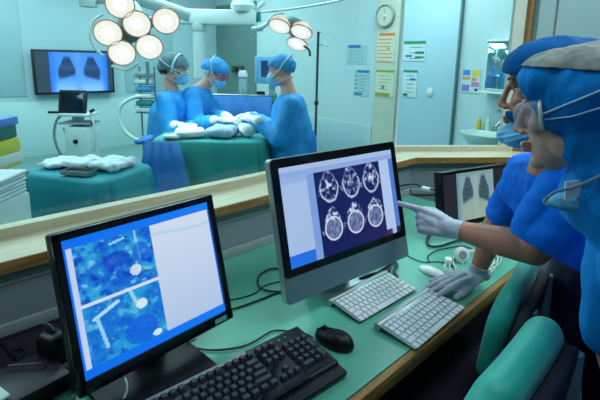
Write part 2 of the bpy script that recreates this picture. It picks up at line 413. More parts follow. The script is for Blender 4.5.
def hand_prims(mb, w, d, palm, thumb, s=1.0, curl=((.1, .15, .1),)*4, thumb_curl=(.2, .2), spread=.10, infl=0, wrist_r=.024, thumb_out=.75):
    """w wrist, d towards the knuckles, palm normal, thumb side; curls bend towards the palm. Returns finger tips."""
    d = V(d).normalized(); n = V(palm); n = (n-d*n.dot(d)).normalized(); t = V(thumb); t = (t-d*t.dot(d)-n*t.dot(n)).normalized()
    w = V(w); tips = []
    L = [(.040, .024, .020), (.045, .028, .021), (.042, .026, .021), (.032, .020, .018)]
    Kx = [.030, .010, -.010, -.028]; Ky = [.088, .091, .086, .077]
    for i in range(4):
        k = w+d*(Ky[i]*s)+t*(Kx[i]*s)
        mb.limb([w+t*(Kx[i]*.55*s)+d*.006, k], [.0165*s+infl, .0125*s+infl], 10)
        sp = (1.5-i)*spread
        dd = (d*math.cos(sp)+t*math.sin(sp)).normalized(); p = k; pts = [p]
        rr = [.0106, .0094, .0085, .0074] if i < 3 else [.0094, .0084, .0076, .0066]
        ang = 0
        for q in range(3):
            ang += curl[i][q]
            v = dd*math.cos(ang)+n*math.sin(ang); p = p+v*(L[i][q]*s); pts.append(p)
        mb.limb(pts, [r*s+infl for r in rr], 10); tips.append(p)
    mb.limb([w+d*.045*s, w+d*.07*s+t*.005], [.019*s+infl, .016*s+infl], 10)
    b0 = w+d*(.022*s)+t*(.022*s)+n*.004
    a = thumb_out; td = (d*math.cos(a)+t*math.sin(a)+n*.25).normalized(); p1 = b0+td*.042*s
    v2 = (td*math.cos(thumb_curl[0])+(d*.8-t*.6)*math.sin(thumb_curl[0])).normalized(); p2 = p1+v2*.032*s
    v3 = (v2*math.cos(thumb_curl[1])+(d*.6-t*.8)*math.sin(thumb_curl[1])).normalized(); p3 = p2+v3*.026*s
    mb.limb([b0, p1, p2, p3], [.0165*s+infl, .0125*s+infl, .0110*s+infl, .0088*s+infl], 10); tips.append(p3)
    mb.limb([w-d*.03, w+d*.012], [wrist_r+infl, wrist_r*.95+infl], 12)
    return tips

# ------------------------------------------------------------------ person leaning on the desk and pointing
FLAT = ((.05, .06, .05), (.04, .06, .05), (.05, .06, .06), (.08, .08, .08))
hc = pd(550, 92, 1.05)
fx = (RT*-.87+FW*.50).normalized()
Rh = frame_of(fx*math.cos(.10)-UP*math.sin(.10), UP*math.cos(.10)+fx*math.sin(.10))
shL = pd(600, 186, .95); elL = pd(534, 249, 1.10); wrL = pd(449, 228, 1.27); tipL = pd(389.5, 211, 1.383)
shR = pd(524, 178, 1.20); elR = pd(501, 213, 1.32); wrR = pz(476, 275, .785)
chest = (shL+shR)/2; chest.z -= .04
pel = W(1.02, 1.2, .97)
nk = hc-Rh @ V((0, .035, .12))
ft = W(.95, 1.2, 0)
body = MB()
head_prims(body, hc, Rh)
body.limb([hc-Rh @ V((0, .02, .06)), nk, chest+V((0, 0, .06))], [.054, .052, .075])
body.limb([shR-UP*.008, chest+RT*.03-UP*.01, shL-UP*.008], [.038, .060, .042]); body.limb([chest+RT*.02, (chest+pel)/2+UP*.05, pel], [.065, .07, .10])
body.limb([shL, elL, elL.lerp(wrL, .35), wrL], [.052, .045, .043, .026])
body.limb([shR.lerp(elR, .25), elR, elR.lerp(wrR, .3), wrR+(elR-wrR).normalized()*.02], [.052, .040, .040, .026])
legs = []
for sgn, kx in ((1, .10), (-1, -.02)):
    hip = pel+V((0, 0, -.04))+RT*(kx-.06)+FW*(-.07*sgn); kn = hip+V((0, 0, -.40))-RT*.10; an = V((kn.x, kn.y, .08))+RT*.04
    legs.append((hip, kn, an)); body.limb([hip, kn, an, an-V((0, 0, .035))+fx*.12], [.085, .058, .040, .032])
# pointing left hand, back of the hand to the room
dL = (tipL-wrL).normalized(); bk = (-FW*.8+UP*.45-RT*.2); pn = -(bk-dL*bk.dot(dL)).normalized(); thL = UP
POINT = ((.02, .04, .03), (1.15, 1.45, .9), (1.2, 1.5, .9), (1.2, 1.5, .9))
scl = 1.04
t1 = hand_prims(body, wrL, dL, pn, thL, scl, POINT, (.6, .5), .03, infl=-.0012, thumb_out=.42)
# resting right hand: fingers run along the desk to the left, thumb to the chair side
kR = pz(446, 281, .778); dR_ = (kR-wrR); dR_.normalize()
t2 = hand_prims(body, wrR, dR_, V((0, 0, -1)), V((-.25, -.97, 0)), 1.0, ((.14, .12, .06), (.12, .12, .06), (.12, .12, .06), (.14, .12, .06)), (.1, .1), .09, infl=-.0012, thumb_out=.42)
p2 = blob('person', body, .0042, M_skin, None, 5, .5, None, loc=ft)
tag(p2, 'person in blue scrubs and blue cap pointing at the scan screen', 'person')
gl = MB(); hand_prims(gl, wrL, dL, pn, thL, scl, POINT, (.6, .5), .03, infl=.0006, thumb_out=.42)
cuff = wrL-dL*.0
fa = (elL-wrL).normalized()
gl.limb([wrL, wrL+fa*.03, wrL+fa*.055], [.030, .031, .035])
def cutter(co, no, extra=None):
    def f(b):
        cut(b, co, no)
        if extra: extra(b)
    return f
g1_ = blob('glove', gl, .0034, M_glove, p2, 4, .5, cutter(wrL+fa*.045, fa, wrinkle(.0012, (70, 70, 70), 1)))
gl = MB(); hand_prims(gl, wrR, dR_, V((0, 0, -1)), V((-.25, -.97, 0)), 1.0, ((.14, .12, .06), (.12, .12, .06), (.12, .12, .06), (.14, .12, .06)), (.1, .1), .09, infl=.0006, thumb_out=.42)
fb = (elR-wrR).normalized(); gl.limb([wrR, wrR+fb*.02, wrR+fb*.05], [.029, .030, .034])
blob('glove', gl, .0034, M_glove, p2, 4, .5, cutter(wrR+fb*.032, fb, wrinkle(.0012, (70, 70, 70), 2)))
# scrubs: trunk and two wide short sleeves
sc = MB()
cm = chest+RT*.02
sc.limb([shR+UP*.01, cm+UP*.03, shL+UP*.01], [.062, .097, .064]); sc.limb([shR-UP*.03, cm-UP*.04], [.066, .085]); sc.limb([cm+UP*.02, (chest+pel)/2+UP*.05, pel, pel-V((0, 0, .10))], [.098, .102, .135, .14])
hemL, hemR = pd(543, 247, 1.07), pd(505, 214, 1.315)
aL = (-RT*.40-UP*.91).normalized(); aR = (hemR-shR).normalized()
nb = nk-UP*.02
def scrub_post(b):
    # sleeve hems: trim each sleeve beyond its hem
    wrinkle(.007, (9, 9, 16), 3)(b); wrinkle(.0025, (40, 40, 26), 5)(b)
scm = blob('scrub_top', sc, .006, M_scrub, p2, 5, .5, scrub_post)
for s_, h_, d_, r0, r1 in ((shL, hemL, aL, .066, .080), (shR, hemR, aR, .058, .060)):
    sl = MB(); sl.limb([s_, s_.lerp(h_, .5), h_, h_+d_*.05], [r0, (r0+r1)/2, r1, r1])
    if s_ is shL: sl.limb([pd(556, 188, 1.02), pd(532, 222, 1.07), pd(527, 246, 1.07)], [.05, .048, .05]); sl.limb([s_+RT*.03-UP*.02, pd(566, 262, 1.02)], [.07, .052])
    def hem_post(b, h_=h_, d_=d_):
        wrinkle(.006, (10, 10, 18), 23)(b); cut(b, h_, d_)
    blob('sleeve', sl, .006, M_scrub, p2, 4, .5, hem_post)
tr = MB()
tr.limb([pel-V((0, 0, .02)), pel-V((0, 0, .12))], [.14, .14])
for hip, kn, an in legs: tr.limb([hip, kn, V((an.x, an.y, .10))], [.105, .085, .07])
blob('trousers', tr, .009, M_navy, p2, 4, .5, wrinkle(.008, (14, 14, 8), 4))
sh = MB()
for hip, kn, an in legs: sh.limb([V((an.x, an.y, .045)), V((an.x, an.y, .04))+fx*.13], [.045, .040])
blob('clog', sh, .008, M_white, p2)
# cap
cp = MB(); cp.ell(hc+Rh @ V((0, -.012, .045)), (.088, .108, .088), Rh, 24, 16); cp.ell(hc+Rh @ V((0, -.06, .045)), (.078, .085, .078), Rh, 24, 16)
cp.ell(hc+Rh @ V((0, .03, .055)), (.080, .076, .070), Rh, 24, 16)
cn = (Rh @ V((0, .30, -1))).normalized()
def cap_post(b):
    wrinkle(.0035, (24, 24, 24), 6)(b)
    cut(b, hc+Rh @ V((0, .06, .041)), cn)
cap = blob('surgical_cap', cp, .0045, M_cap, p2, 5, .5, cap_post)
# mask pulled over the chin
mk = MB(); mk.ell(hc+Rh @ V((0, .058, -.104)), (.054, .050, .034), Rh @ Matrix.Rotation(-.3, 3, 'X'), 24, 16)
mk.limb([hc+Rh @ V((0, .066, -.095)), hc+Rh @ V((0, .094, -.106)), hc+Rh @ V((0, .112, -.112))], [.036, .026, .010])
mk.ell(hc+Rh @ V((0, .04, -.12)), (.040, .044, .026), Rh, 20, 14)
def pleat(b):
    wrinkle(.003, (12, 12, 40), 7)(b)
    for v in b.verts:
        q = Rh.transposed() @ (v.co-hc); v.co += v.normal*(.0011*math.sin(q.z*480+q.y*160))
blob('face_mask', mk, .0032, M_mask, p2, 3, .5, pleat)
mk2 = MB(); mk2.ell(hc+Rh @ V((-.036, .078, -.058)), (.018, .024, .010), Rh @ Matrix.Rotation(.8, 3, 'X'), 16, 10)
blob('mask_fold', mk2, .003, M_cap, p2, 2)
for q in (-1, 1):
    e = hc+Rh @ V((q*.031, .0615, .012))
    build('eye', MB().ell(e, (.0125, .0125, .0105), Rh), M_eyew, p2, True)
    build('iris', MB().ell(e+Rh @ V((0, .0085, -.001)), (.0055, .005, .0055), Rh), M_iris, p2, True)
    lash = [e+Rh @ V((q*(-.012+.024*i/6), .011+.003*math.sin(PI*i/6), .004+.0035*math.sin(PI*i/6))) for i in range(7)]
    build('eyelash', MB().tube(lash, .0022, 6), M_hair, p2, True)
    brow = [hc+Rh @ V((q*(.014+.034*i/6), .0885-.012*(i/6)**2, .034+.006*math.sin(PI*i/7))) for i in range(7)]
    build('eyebrow', MB().tube(brow, [.003, .004, .0042, .004, .0035, .003, .002], 6), M_hair, p2, True)
tie = [hc+Rh @ V((.055, .055, -.07)), hc+Rh @ V((.078, .02, -.04)), hc+Rh @ V((.082, -.03, -.02))]
build('mask_tie', MB().tube(tie, .002, 6), M_tie, p2, True)

# ------------------------------------------------------------------ person with goggles at the right edge
h1 = pd(577, 111, .835)
f1 = (RT*-.80+FW*.60).normalized(); pt = .19
R1 = frame_of(f1*math.cos(pt)-UP*math.sin(pt), UP*math.cos(pt)+f1*math.sin(pt))
S1_ = 1.0
nk1 = h1-R1 @ V((0, .045, .125)); ch1 = W(.68, .70, 1.12); pe1 = W(.80, .60, .90)
sR1 = W(.645, .80, 1.165); sL1 = W(.64, .50, 1.18); eR1 = W(.66, .82, .93); eL1 = W(.66, .46, .95)
wR1 = W(.70, .79, .76); wL1 = W(.68, .54, .74); ft1 = W(.82, .62, 0)
bd = MB(); head_prims(bd, h1, R1, 1.0, False)
bd.limb([h1-R1 @ V((0, .02, .06)), nk1, ch1+UP*.07], [.055, .052, .06])
bd.limb([sR1, ch1, sL1], [.04, .07, .04]); bd.limb([ch1, (ch1+pe1)/2, pe1], [.08, .09, .105])
for s_, e_, w_ in ((sR1, eR1, wR1), (sL1, eL1, wL1)):
    bd.limb([s_, e_, w_], [.048, .04, .026])
legs1 = []
for q in (-1, 1):
    hip = pe1-UP*.04+FW*(.08*q)+RT*.02; kn = hip-UP*.4; an = V((kn.x, kn.y, .08))
    legs1.append((hip, kn, an)); bd.limb([hip, kn, an, an-UP*.035+f1*.12], [.085, .058, .040, .032])
hand_prims(bd, wR1, V((0, 0, -1))+f1*.2, -f1*.2-FW, f1, 1.0, ((.3, .35, .2),)*4, (.2, .2), .04)
hand_prims(bd, wL1, V((0, 0, -1))+f1*.2, FW, f1, 1.0, ((.3, .35, .2),)*4, (.2, .2), .04)
p1 = blob('person', bd, .0042, M_skin2, None, 5, .5, None, loc=ft1)
tag(p1, 'person in clear goggles and blue gauze-topped hood at the right edge', 'person')
gw = MB(); gw.limb([nk1-UP*.05, ch1+UP*.05, ch1], [.085, .115, .13]); gw.limb([sR1, ch1+UP*.02, sL1], [.062, .11, .062]); gw.limb([ch1, (ch1+pe1)/2, pe1, pe1-UP*.15], [.125, .13, .145, .15])
gw.limb([sR1, sR1.lerp(eR1, .5), eR1, eR1-UP*.02], [.062, .062, .058, .05]); gw.limb([sL1, eL1], [.062, .058])
blob('gown', gw, .007, M_gownl, p1, 5, .5, wrinkle(.006, (14, 14, 9), 9))
tr = MB(); tr.limb([pe1-UP*.02, pe1-UP*.12], [.14, .14])
for hip, kn, an in legs1: tr.limb([hip, kn, V((an.x, an.y, .10))], [.10, .085, .07])
blob('trousers', tr, .01, M_navy, p1, 4)
sh = MB()
for hip, kn, an in legs1: sh.limb([V((an.x, an.y, .045)), V((an.x, an.y, .04))+f1*.13], [.045, .040])
blob('clog', sh, .008, M_white, p1)
# hood: shell round the skull and neck, cut open for the face; gauze crown on top
hd = MB()
hd.ell(h1+R1 @ V((0, -.022, .025)), (.094, .114, .100), R1, 28, 18)
hd.ell(h1+R1 @ V((0, .03, .058)), (.078, .074, .062), R1, 24, 16)
hd.ell(h1+R1 @ V((0, -.035, -.06)), (.082, .090, .090), R1, 24, 16)
hd.limb([h1-R1 @ V((0, .05, .08)), nk1-UP*.04-f1*.03, nk1-UP*.09-f1*.02], [.085, .095, .115])
n_face = (R1 @ V((0, 1, -.45))).normalized()
def hood_post(b):
    for v in b.verts:                              # folds deepen below the crown
        q = V((v.co.x*17, v.co.y*17, v.co.z*7)); k = .15+.85*clamp((1.462-v.co.z)/.08)
        v.co += v.normal*(k*.0075*(noise.noise(q)+.5*noise.noise(q*2.1)))
    wrinkle(.0012, (40, 40, 14), 15)(b); wrinkle(.002, (60, 60, 20), 12)(b)
    cut(b, h1+R1 @ V((0, .060, 0)), n_face)
hood = blob('surgical_hood', hd, .0042, M_hood, p1, 5, .5, hood_post)
cr = MB(); cr.ell(h1+R1 @ V((0, -.022, .027)), (.097, .117, .102), R1, 28, 18); cr.ell(h1+R1 @ V((0, .03, .060)), (.083, .079, .066), R1, 24, 16)
def crown_post(b):
    wrinkle(.003, (30, 30, 12), 13)(b)
    cut(b, V((h1.x, h1.y, 1.463)), (-UP+f1*.04).normalized())
blob('gauze_crown', cr, .0042, M_gauze, hood, 4, .5, crown_post)
# goggles: moulded clear lens over the eyes, side vent, strap
gg = MB()
Mg = Matrix.Translation(h1) @ R1.to_4x4()
gg.box((0, .078, .003), (.142, .052, .056), M=Mg, bev=.02, seg=4); gg.box((0, .062, .003), (.150, .03, .060), M=Mg, bev=.014, seg=3)
def gog_post(b): cut(b, h1+R1 @ V((0, .050, .0)), R1 @ V((0, -1, 0)))
gog = blob('goggles', gg, .004, M_clear, p1, 3, .5, gog_post)
ring = [h1+R1 @ V((.075*(1 if math.cos(a) > 0 else -1)*abs(math.cos(a))**.5, .052, .003+.031*(1 if math.sin(a) > 0 else -1)*abs(math.sin(a))**.5)) for a in [2*PI*i/28 for i in range(29)]]
build('goggle_rim', MB().tube(ring, .0035, 8), M_wgloss, gog, True)
strap = [h1+R1 @ V((-.070, .05, .004)), h1+R1 @ V((-.096, .0, .022)), h1+R1 @ V((-.1, -.05, .04))]
strap2 = [h1+R1 @ V((-.068, .046, -.006)), h1+R1 @ V((-.097, -.0, -.002)), h1+R1 @ V((-.100, -.055, .012))]
build('goggle_strap', MB().tube(strap, .002, 6).tube(strap2, .0016, 6), M_tie, gog, True)
for q in (-1, 1):
    e = h1+R1 @ V((q*.031, .0615, .012))
    build('eye', MB().ell(e, (.0125, .0125, .0105), R1), M_eyew, p1, True)
    build('iris', MB().ell(e+R1 @ V((0, .0085, -.001)), (.0055, .005, .0055), R1), M_iris, p1, True)
    brow = [h1+R1 @ V((q*(.014+.034*i/6), .0885-.012*(i/6)**2, .036+.006*math.sin(PI*i/7))) for i in range(7)]
    build('eyebrow', MB().tube(brow, [.003, .004, .0042, .004, .0035, .003, .002], 6), M_hair, p1, True)
# loosened mask hanging under the jaw with its ties
mc = pd(571, 202, .775)
Mm = frame_of(-FW*.85-RT*.5, UP)
hm = MB(); hm.ell(mc, (.046, .016, .017), Mm @ Matrix.Rotation(.15, 3, 'Y'), 24, 14); hm.ell(mc+RT*.015+UP*.004, (.030, .018, .022), Mm, 24, 14)
hmask = blob('face_mask', hm, .0032, M_mask, p1, 2, .5, wrinkle(.003, (50, 50, 90), 14))
fl_ = [pd(566, 182, .762), pd(582, 180, .762), pd(580, 197, .757), pd(565, 200, .757)]
build('mask_lining', MB().add([q for q in fl_]+[q+FW*.004 for q in fl_], [(0, 1, 2, 3), (7, 6, 5, 4), (0, 4, 5, 1), (1, 5, 6, 2), (2, 6, 7, 3), (3, 7, 4, 0)]), M_maskw, hmask, True)
tp = [pd(544, 203, .775), pd(548, 197, .768), pd(556, 191.5, .76), pd(572, 188, .748), pd(588, 182, .735), pd(606, 173, .735), pd(628, 166, .76), pd(640, 164, .81)]
build('mask_tie', MB().tube(tp, [(.002, .004)]*8, 8), M_tie, hmask, True)

# ------------------------------------------------------------------ screens' pictures
def fbm(x, y, s=0, o=4):
    v = 0; a = .5
    for i in range(o): v += a*noise.noise(V((x, y, s+i*7.3))); x *= 2; y *= 2; a *= .5
    return v
def video(u, v, seed):
    """overhead theatre video: blue gowns, pale hands and dark gaps"""
    n = fbm(u*2.6, v*2.2, seed); n2 = fbm(u*7, v*6, seed+20, 3); n3 = fbm(u*10, v*9, seed+40, 3)
    c = mix((18, 104, 214), (46, 170, 224), sm(-.2, .25, n))
    c = mix(c, (12, 74, 206), sm(.05, .35, n2)); c = mix(c, (130, 212, 242), sm(.12, .38, -n2)*.85)
    c = mix(c, (10, 40, 140), sm(.14, .4, n3)*.55); c = mix(c, (196, 234, 248), sm(.16, .4, -n3)*.5)
    return c
def inr(u, v, a, b, c, d): return a <= u <= b and c <= v <= d
def line_d(u, v, x0, y0, x1, y1):
    dx, dy = x1-x0, y1-y0; t = clamp(((u-x0)*dx+(v-y0)*dy)/(dx*dx+dy*dy)); return math.hypot(u-x0-t*dx, v-y0-t*dy)
def pic_left(u, v):
    blue = (8, 112, 246)
    if v < .07 or v > .93: return mix(blue, (20, 128, 250), u)
    if u < .018 or u > .985: return blue
    if .018 <= u < .05: return (196, 214, 246)
    if u < .535:
        if .485 < v < .508: return (214, 228, 250)
        if v <= .485:
            p, q = (u-.05)/.485, (v-.07)/.415; c = video(p, q, 3.1)
            if line_d(p, q, .78, .0, .80, .55) < .012: c = (150, 214, 240)
            if line_d(p, q, .45, .12, .62, .08) < .02: c = (140, 222, 244)
            if (p-.72)**2+(q-.72)**2*.6 < .006: c = mix(c, (240, 240, 246), .85)
            if (p-.5)**2/.03+(q-.42)**2/.02 < 1: c = mix(c, (14, 60, 196), .7)
            if (p-.82)**2/.012+(q-.4)**2/.03 < 1: c = mix(c, (24, 92, 214), .6)
        else:
            p, q = (u-.05)/.485, (v-.508)/.422; c = mix(video(p, q, 9.4), (24, 146, 220), .35)
            if line_d(p, q, .12, .25, .42, .10) < .03: c = (176, 228, 246)
            if line_d(p, q, .15, .25, .22, .78) < .022: c = (150, 214, 242)
            if line_d(p, q, .6, .02, .66, .3) < .025: c = (150, 214, 240)
            if (p-.72)**2/.006+(q-.30)**2/.008 < 1: c = (214, 240, 250)
            if (p-.66)**2/.05+(q-.75)**2/.06 < 1: c = mix(c, (16, 96, 226), .75)
            if (p-.86)**2/.004+(q-.93)**2/.003 < 1: c = (210, 238, 250)
        return c
    c = mix((216, 228, 246), (178, 202, 236), v)
    if .13 < v < .2: c = mix(c, (160, 210, 232), .6*sm(.02, .0, abs(v-.165-.02*math.sin(u*9))))
    return c
SL = [(.368, .285), (.566, .285), (.758, .285), (.368, .69), (.566, .69), (.758, .69)]
def pic_scan(u, v):
    if v < .055: return (166, 192, 232)
    if v < .11: return (142, 172, 224)
    if u > .955: return (78, 120, 206) if v < .93 else (30, 30, 60)
    if .855 < u: return (176, 200, 238) if v < .93 else ((168, 190, 232) if u > .91 else (58, 44, 104))
    if u < .20: 
        if v > .88: return (32, 112, 228)
        return (166, 192, 230) if v > .17 else (150, 180, 226)
    if u < .255: return (124, 160, 222)
    c = mix((16, 24, 86), (34, 26, 92), sm(.3, 1, u)*sm(.4, 1, v))
    for k, (a, b) in enumerate(SL):
        x = (u-a)/.086; y = (v-b)/.178
        y2 = y if y > 0 else y*.92
        wd = 1 if y > -.1 else 1-.32*(-y)              # narrower towards the face
        r = math.hypot(x/wd, y2)
        if r > 1.25: continue
        n = fbm(x*1.7, y*1.9, k*5.1+2, 4); n2 = fbm(x*4.2+9, y*4.2, k*3.3, 3)
        if k < 3:
            s = sm(1.0, .9, r+n*.25)
            g = s*clamp(.34+2.1*n2+.75*n+.3*math.cos(r*5)); g = max(g, .95*sm(.10, .03, abs(r-.88+n*.1))*(.45+(y > -.3)*.5))
        else:
            top_ = sm(.0, -.35, y)
            br = sm(.78, .70, math.hypot(x, (y-.22)*1.25)); rg = sm(.10, .04, abs(math.hypot(x, (y-.22)*1.22)-.82))
            g = max(br*(.46+.5*n2), rg); g = max(g, top_*sm(1.02, .9, r+n*.3)*clamp(.4+2.4*n2+.6*n))
        if r < 1.2 and abs(abs(x)-1.05) < .12 and abs(y-.25) < .2 and n2 > .05: g = max(g, .5)
        c = mix(c, (206, 226, 246), g)
    return c
def lungs(u, v, body, dark, ribs):
    c = body
    for s in (-1, 1):
        cx = .5+s*(.215+.035*(v-.3)); hw = .055+.105*sm(.06, .45, v)-.02*sm(.5, .7, v)
        x = (u-cx)/hw
        e = sm(1.05, .75, abs(x))*sm(.05, .16, v)*sm(.66+s*.02+.06*x*s, .56+s*.02+.06*x*s, v)
        rb = .5+.5*math.sin((v*1.0+.09*x*x*1)*PI*2/ribs)
        c = mix(c, mix(dark, body, .25*rb+.18*fbm(u*9, v*9, 3)), e*.95)
    return c
def pic_chest(u, v):
    a, b = .215, .80
    if u < a or u > b: return mix((34, 34, 42), (44, 42, 52), fbm(u*6, v*6)+.5)
    p = (u-a)/(b-a)
    body = mix((150, 186, 190), (166, 196, 178), sm(.35, .9, v)); body = mix(body, (120, 164, 182), sm(.14, .0, p))
    body = mix(body, (176, 206, 196), sm(.12, 0, abs(p-.5))*.6); body = mix(body, (120, 160, 176), sm(.12, .0, v)*.5)
    return lungs(p, v, body, (52, 78, 96), .10)
def pic_wall(u, v):
    if u < .17 or u > .93: return (44, 66, 84)
    p = (u-.17)/.76
    body = mix((64, 146, 250), (130, 192, 255), sm(.55, .95, v)); body = mix(body, (40, 120, 246), sm(.14, .0, min(p, 1-p)))
    body = mix(body, (96, 160, 244), sm(.1, 0, abs(p-.48))*.7)
    return lungs(p, v*.95, body, (26, 52, 92), .3)

def Mtilt(z, t): return Matrix.Translation((0, 0, z)) @ Matrix.Rotation(-t, 4, 'X')   # panel: local x right, z up, facing -y, top tilted away

# ------------------------------------------------------------------ left black monitor
lm = thing('computer_monitor', 'black monitor at the left showing two blue surgery videos beside a blank panel', 'monitor', (.3885, .8426, .74), math.radians(4.4))
T = math.radians(15.1); Wm, Hm = .385, .329
Mq = Mtilt(.0615, T)
build('housing', MB().box((0, .024, Hm/2), (Wm, .036, Hm), M=Mq, bev=.006).box((0, .05, Hm*.5), (Wm*.7, .03, Hm*.6), M=Mq, bev=.012), M_black, lm)
bz = MB()
for a, b, w_, h_ in ((0, Hm-.0085, Wm, .017), (0, .013, Wm, .026), (-Wm/2+.0085, Hm/2, .017, Hm), (Wm/2-.0085, Hm/2, .017, Hm)):
    bz.box((a, .003, b), (w_, .012, h_), M=Mq, bev=.003)
build('bezel', bz, M_blackg, lm)
painted('screen', Wm-.032, Hm-.041, 190, 166, pic_left, Mq @ Matrix.Translation((0, .0035, .025)), .92, lm)
build('label_sticker', MB().box((Wm/2-.040, -.0036, .012), (.036, .001, .011), M=Mq), mat('sticker', rgb(92, 150, 158), .5), lm)
build('stand_neck', MB().box((0, .085, .10), (.08, .022, .2), bev=.006), M_darkp, lm)
build('stand_base', MB().box((-.03, .015, .008), (.25, .17, .016), bev=.007, seg=3), M_black, lm)

# ------------------------------------------------------------------ all-in-one computer
im = thing('desktop_computer', 'large silver all-in-one computer showing six white head scans on navy', 'computer', (.98, .775, .74), math.radians(-4.77))
T2 = math.radians(14.06); Wi, Hi = .528, .404
Mi = Mtilt(.066, T2)
def rrect(w, h, r, n=6, x0=0, z0=0):
    p = []
    for cx_, cz_, a0_ in ((w/2-r, h-r, 0), (-w/2+r, h-r, PI/2), (-w/2+r, r, PI), (w/2-r, r, 1.5*PI)):
        p += [(x0+cx_+r*math.cos(a0_+PI/2*i/n), z0+cz_+r*math.sin(a0_+PI/2*i/n)) for i in range(n+1)]
    return p
def plate(w, h, r, y0, y1, z0=0, M=Mi):
    X = M @ Matrix(((1, 0, 0, 0), (0, 0, 1, 0), (0, 1, 0, z0), (0, 0, 0, 1)))
    return MB().prism(rrect(w, h, r), y0, y1, X)
hs = plate(Wi, Hi, .014, .0, .022)
hs.ell(Mi @ V((0, .034, Hi*.5)), (Wi*.40, .026, Hi*.36), Mi.to_3x3())
build('housing', hs, M_alu, im)
chin_h = .072
build('chin', plate(Wi-.004, chin_h+.012, .012, -.0012, .002), M_alud, im)
build('glass_front', plate(Wi-.006, Hi-chin_h-.002, .012, -.0025, .002, chin_h), M_blackg, im)
painted('screen', .474, .282, 210, 126, pic_scan, Mi @ Matrix.Translation((0, -.0032, chin_h+.022)), .95, im)
leg_ = MB()
prof = [(.165, .008), (.115, .03), (.085, .09), (.062, .17), (.05, .2), (.058, .2), (.072, .17), (.098, .092), (.13, .035), (.172, .016)]
Xl = Matrix(((0, 0, 1, 0), (1, 0, 0, 0), (0, 1, 0, 0), (0, 0, 0, 1)))
build('stand_neck', MB().prism(prof, -.095, .095, Xl), M_alu, im)
build('stand_foot', MB().box((.012, .125, .004), (.2, .175, .008), bev=.003), M_alu, im)

# ------------------------------------------------------------------ third monitor with the chest film
rm = thing('computer_monitor', 'black widescreen monitor showing a grey chest x-ray beyond the pointing hand', 'monitor', (1.752, .742, .74), math.radians(-15.8))
T3 = math.radians(10.3); Wr, Hr = .40, .237; Mr3 = Mtilt(.059, T3)
build('housing', MB().box((0, .022, Hr/2), (Wr, .034, Hr), M=Mr3, bev=.005), M_black, rm)
bz = MB()
for a, b, w_, h_ in ((0, Hr-.007, Wr, .014), (0, .011, Wr, .022), (-Wr/2+.007, Hr/2, .014, Hr), (Wr/2-.007, Hr/2, .014, Hr)):
    bz.box((a, .003, b), (w_, .01, h_), M=Mr3, bev=.003)
build('bezel', bz, M_blackg, rm)
painted('screen', Wr-.026, Hr-.034, 130, 76, pic_chest, Mr3 @ Matrix.Translation((0, .0035, .021)), .72, rm)
build('stand_neck', MB().box((0, .07, .08), (.06, .02, .16), bev=.005), M_darkp, rm)
build('stand_base', MB().box((0, .05, .007), (.2, .15, .014), bev=.006), M_black, rm)

# ------------------------------------------------------------------ keyboards
def white_kb(label, loc, rz):
    k = thing('computer_keyboard', label, 'keyboard', loc, rz, None)
    w, d = .281, .131; tl = math.radians(5.5); M = Matrix.Rotation(tl, 4, 'X')
    build('tray', MB().box((0, 0, .0125), (w, d, .0045), M=M, bev=.002).tube([(-w/2+.001, d/2-.012, .011), (w/2-.001, d/2-.012, .011)], .0105, 16), M_alu, k)
    m = MB(); rows = [(14, .010), (14, .0165), (14, .0165), (13, .0165), (12, .0165), (0, .018)]
    y = d/2-.026
    for r, (n, h) in enumerate(rows):
        if n:
            wid = [(w-.012)/n-.003]*n
            if r in (2,): wid[-1] *= 1.0
            if r == 3: u = (w-.012-12*.0030)/ (13+.9); wid = [u*1.4]+[u]*11+[u*1.5]
            if r == 4: u = (w-.012-11*.0030)/(12+2.0); wid = [u*2]+[u]*10+[u*2]
        else: wid = [.0165, .0165, .0165, .021, .088, .021, .0165, .0165, .0165, .0165]; 
        tot = sum(wid)+.0030*(len(wid)-1); x = -tot/2
        for q in wid:
            m.box((x+q/2, y-h/2, .0163), (q, h, .0035), M=M, bev=.0012, seg=1); x += q+.0030
        y -= h+.0028
    build('keys', m, M_wkey, k, sharp=30); return k
a1_ = math.radians(-1.5); a2_ = math.radians(1.6)
white_kb('slim white-keyed aluminium keyboard right under the all-in-one computer screen', (1.024, .738, .74), a1_)
white_kb('slim white-keyed aluminium keyboard overhanging the front edge of the desk beside the gloved hand', (1.036, .575, .74), a2_)
bk_ = thing('computer_keyboard', 'black full-size keyboard with palm rest in front of the left monitor', 'keyboard', (.478, .668, .745), math.radians(-3.5))
Mk = Matrix.Rotation(math.radians(3.5), 4, 'X')
def kbtop(): return MB().box((0, .018, .014), (.455, .160, .020), M=Mk, bev=.005)
build('body', kbtop(), M_darkp, bk_)
build('palm_rest', MB().box((0, -.074, .0105), (.455, .036, .015), M=Mk, bev=.006), M_black, bk_)
build('top_strip', MB().box((-.06, .088, .0246), (.24, .010, .003), M=Mk, bev=.001), M_grey, bk_)
m = MB(); mb_ = MB()
def key(x, y, w_=.0158, h_=.0152, tgt=None):
    b = bmesh.new(); bmesh.ops.create_cube(b, size=1)
    for v in b.verts:
        t = .74 if v.co.z > 0 else 1
        v.co = V((x+v.co.x*w_*t, y+v.co.y*h_*t, .029+v.co.z*.011))
    bmesh.ops.bevel(b, geom=b.edges[:], offset=.0012, segments=1, affect='EDGES')
    (tgt or m).bm(b, Mk)
P_ = .019
xs = -.215
for g in ((0, 1), (2, 6), (6.5, 10.5), (11, 15)):          # function row
    for i in range(int(g[1]-g[0])): key(xs+(g[0]+i+.5)*P_, .074)
rows = [[1]*13+[2], [1.5]+[1]*12+[1.5], [1.75]+[1]*11+[2.25], [2.25]+[1]*10+[2.75], [1.25, 1.25, 1.25, 6.25, 1.25, 1.25, 1.25, 1.25]]
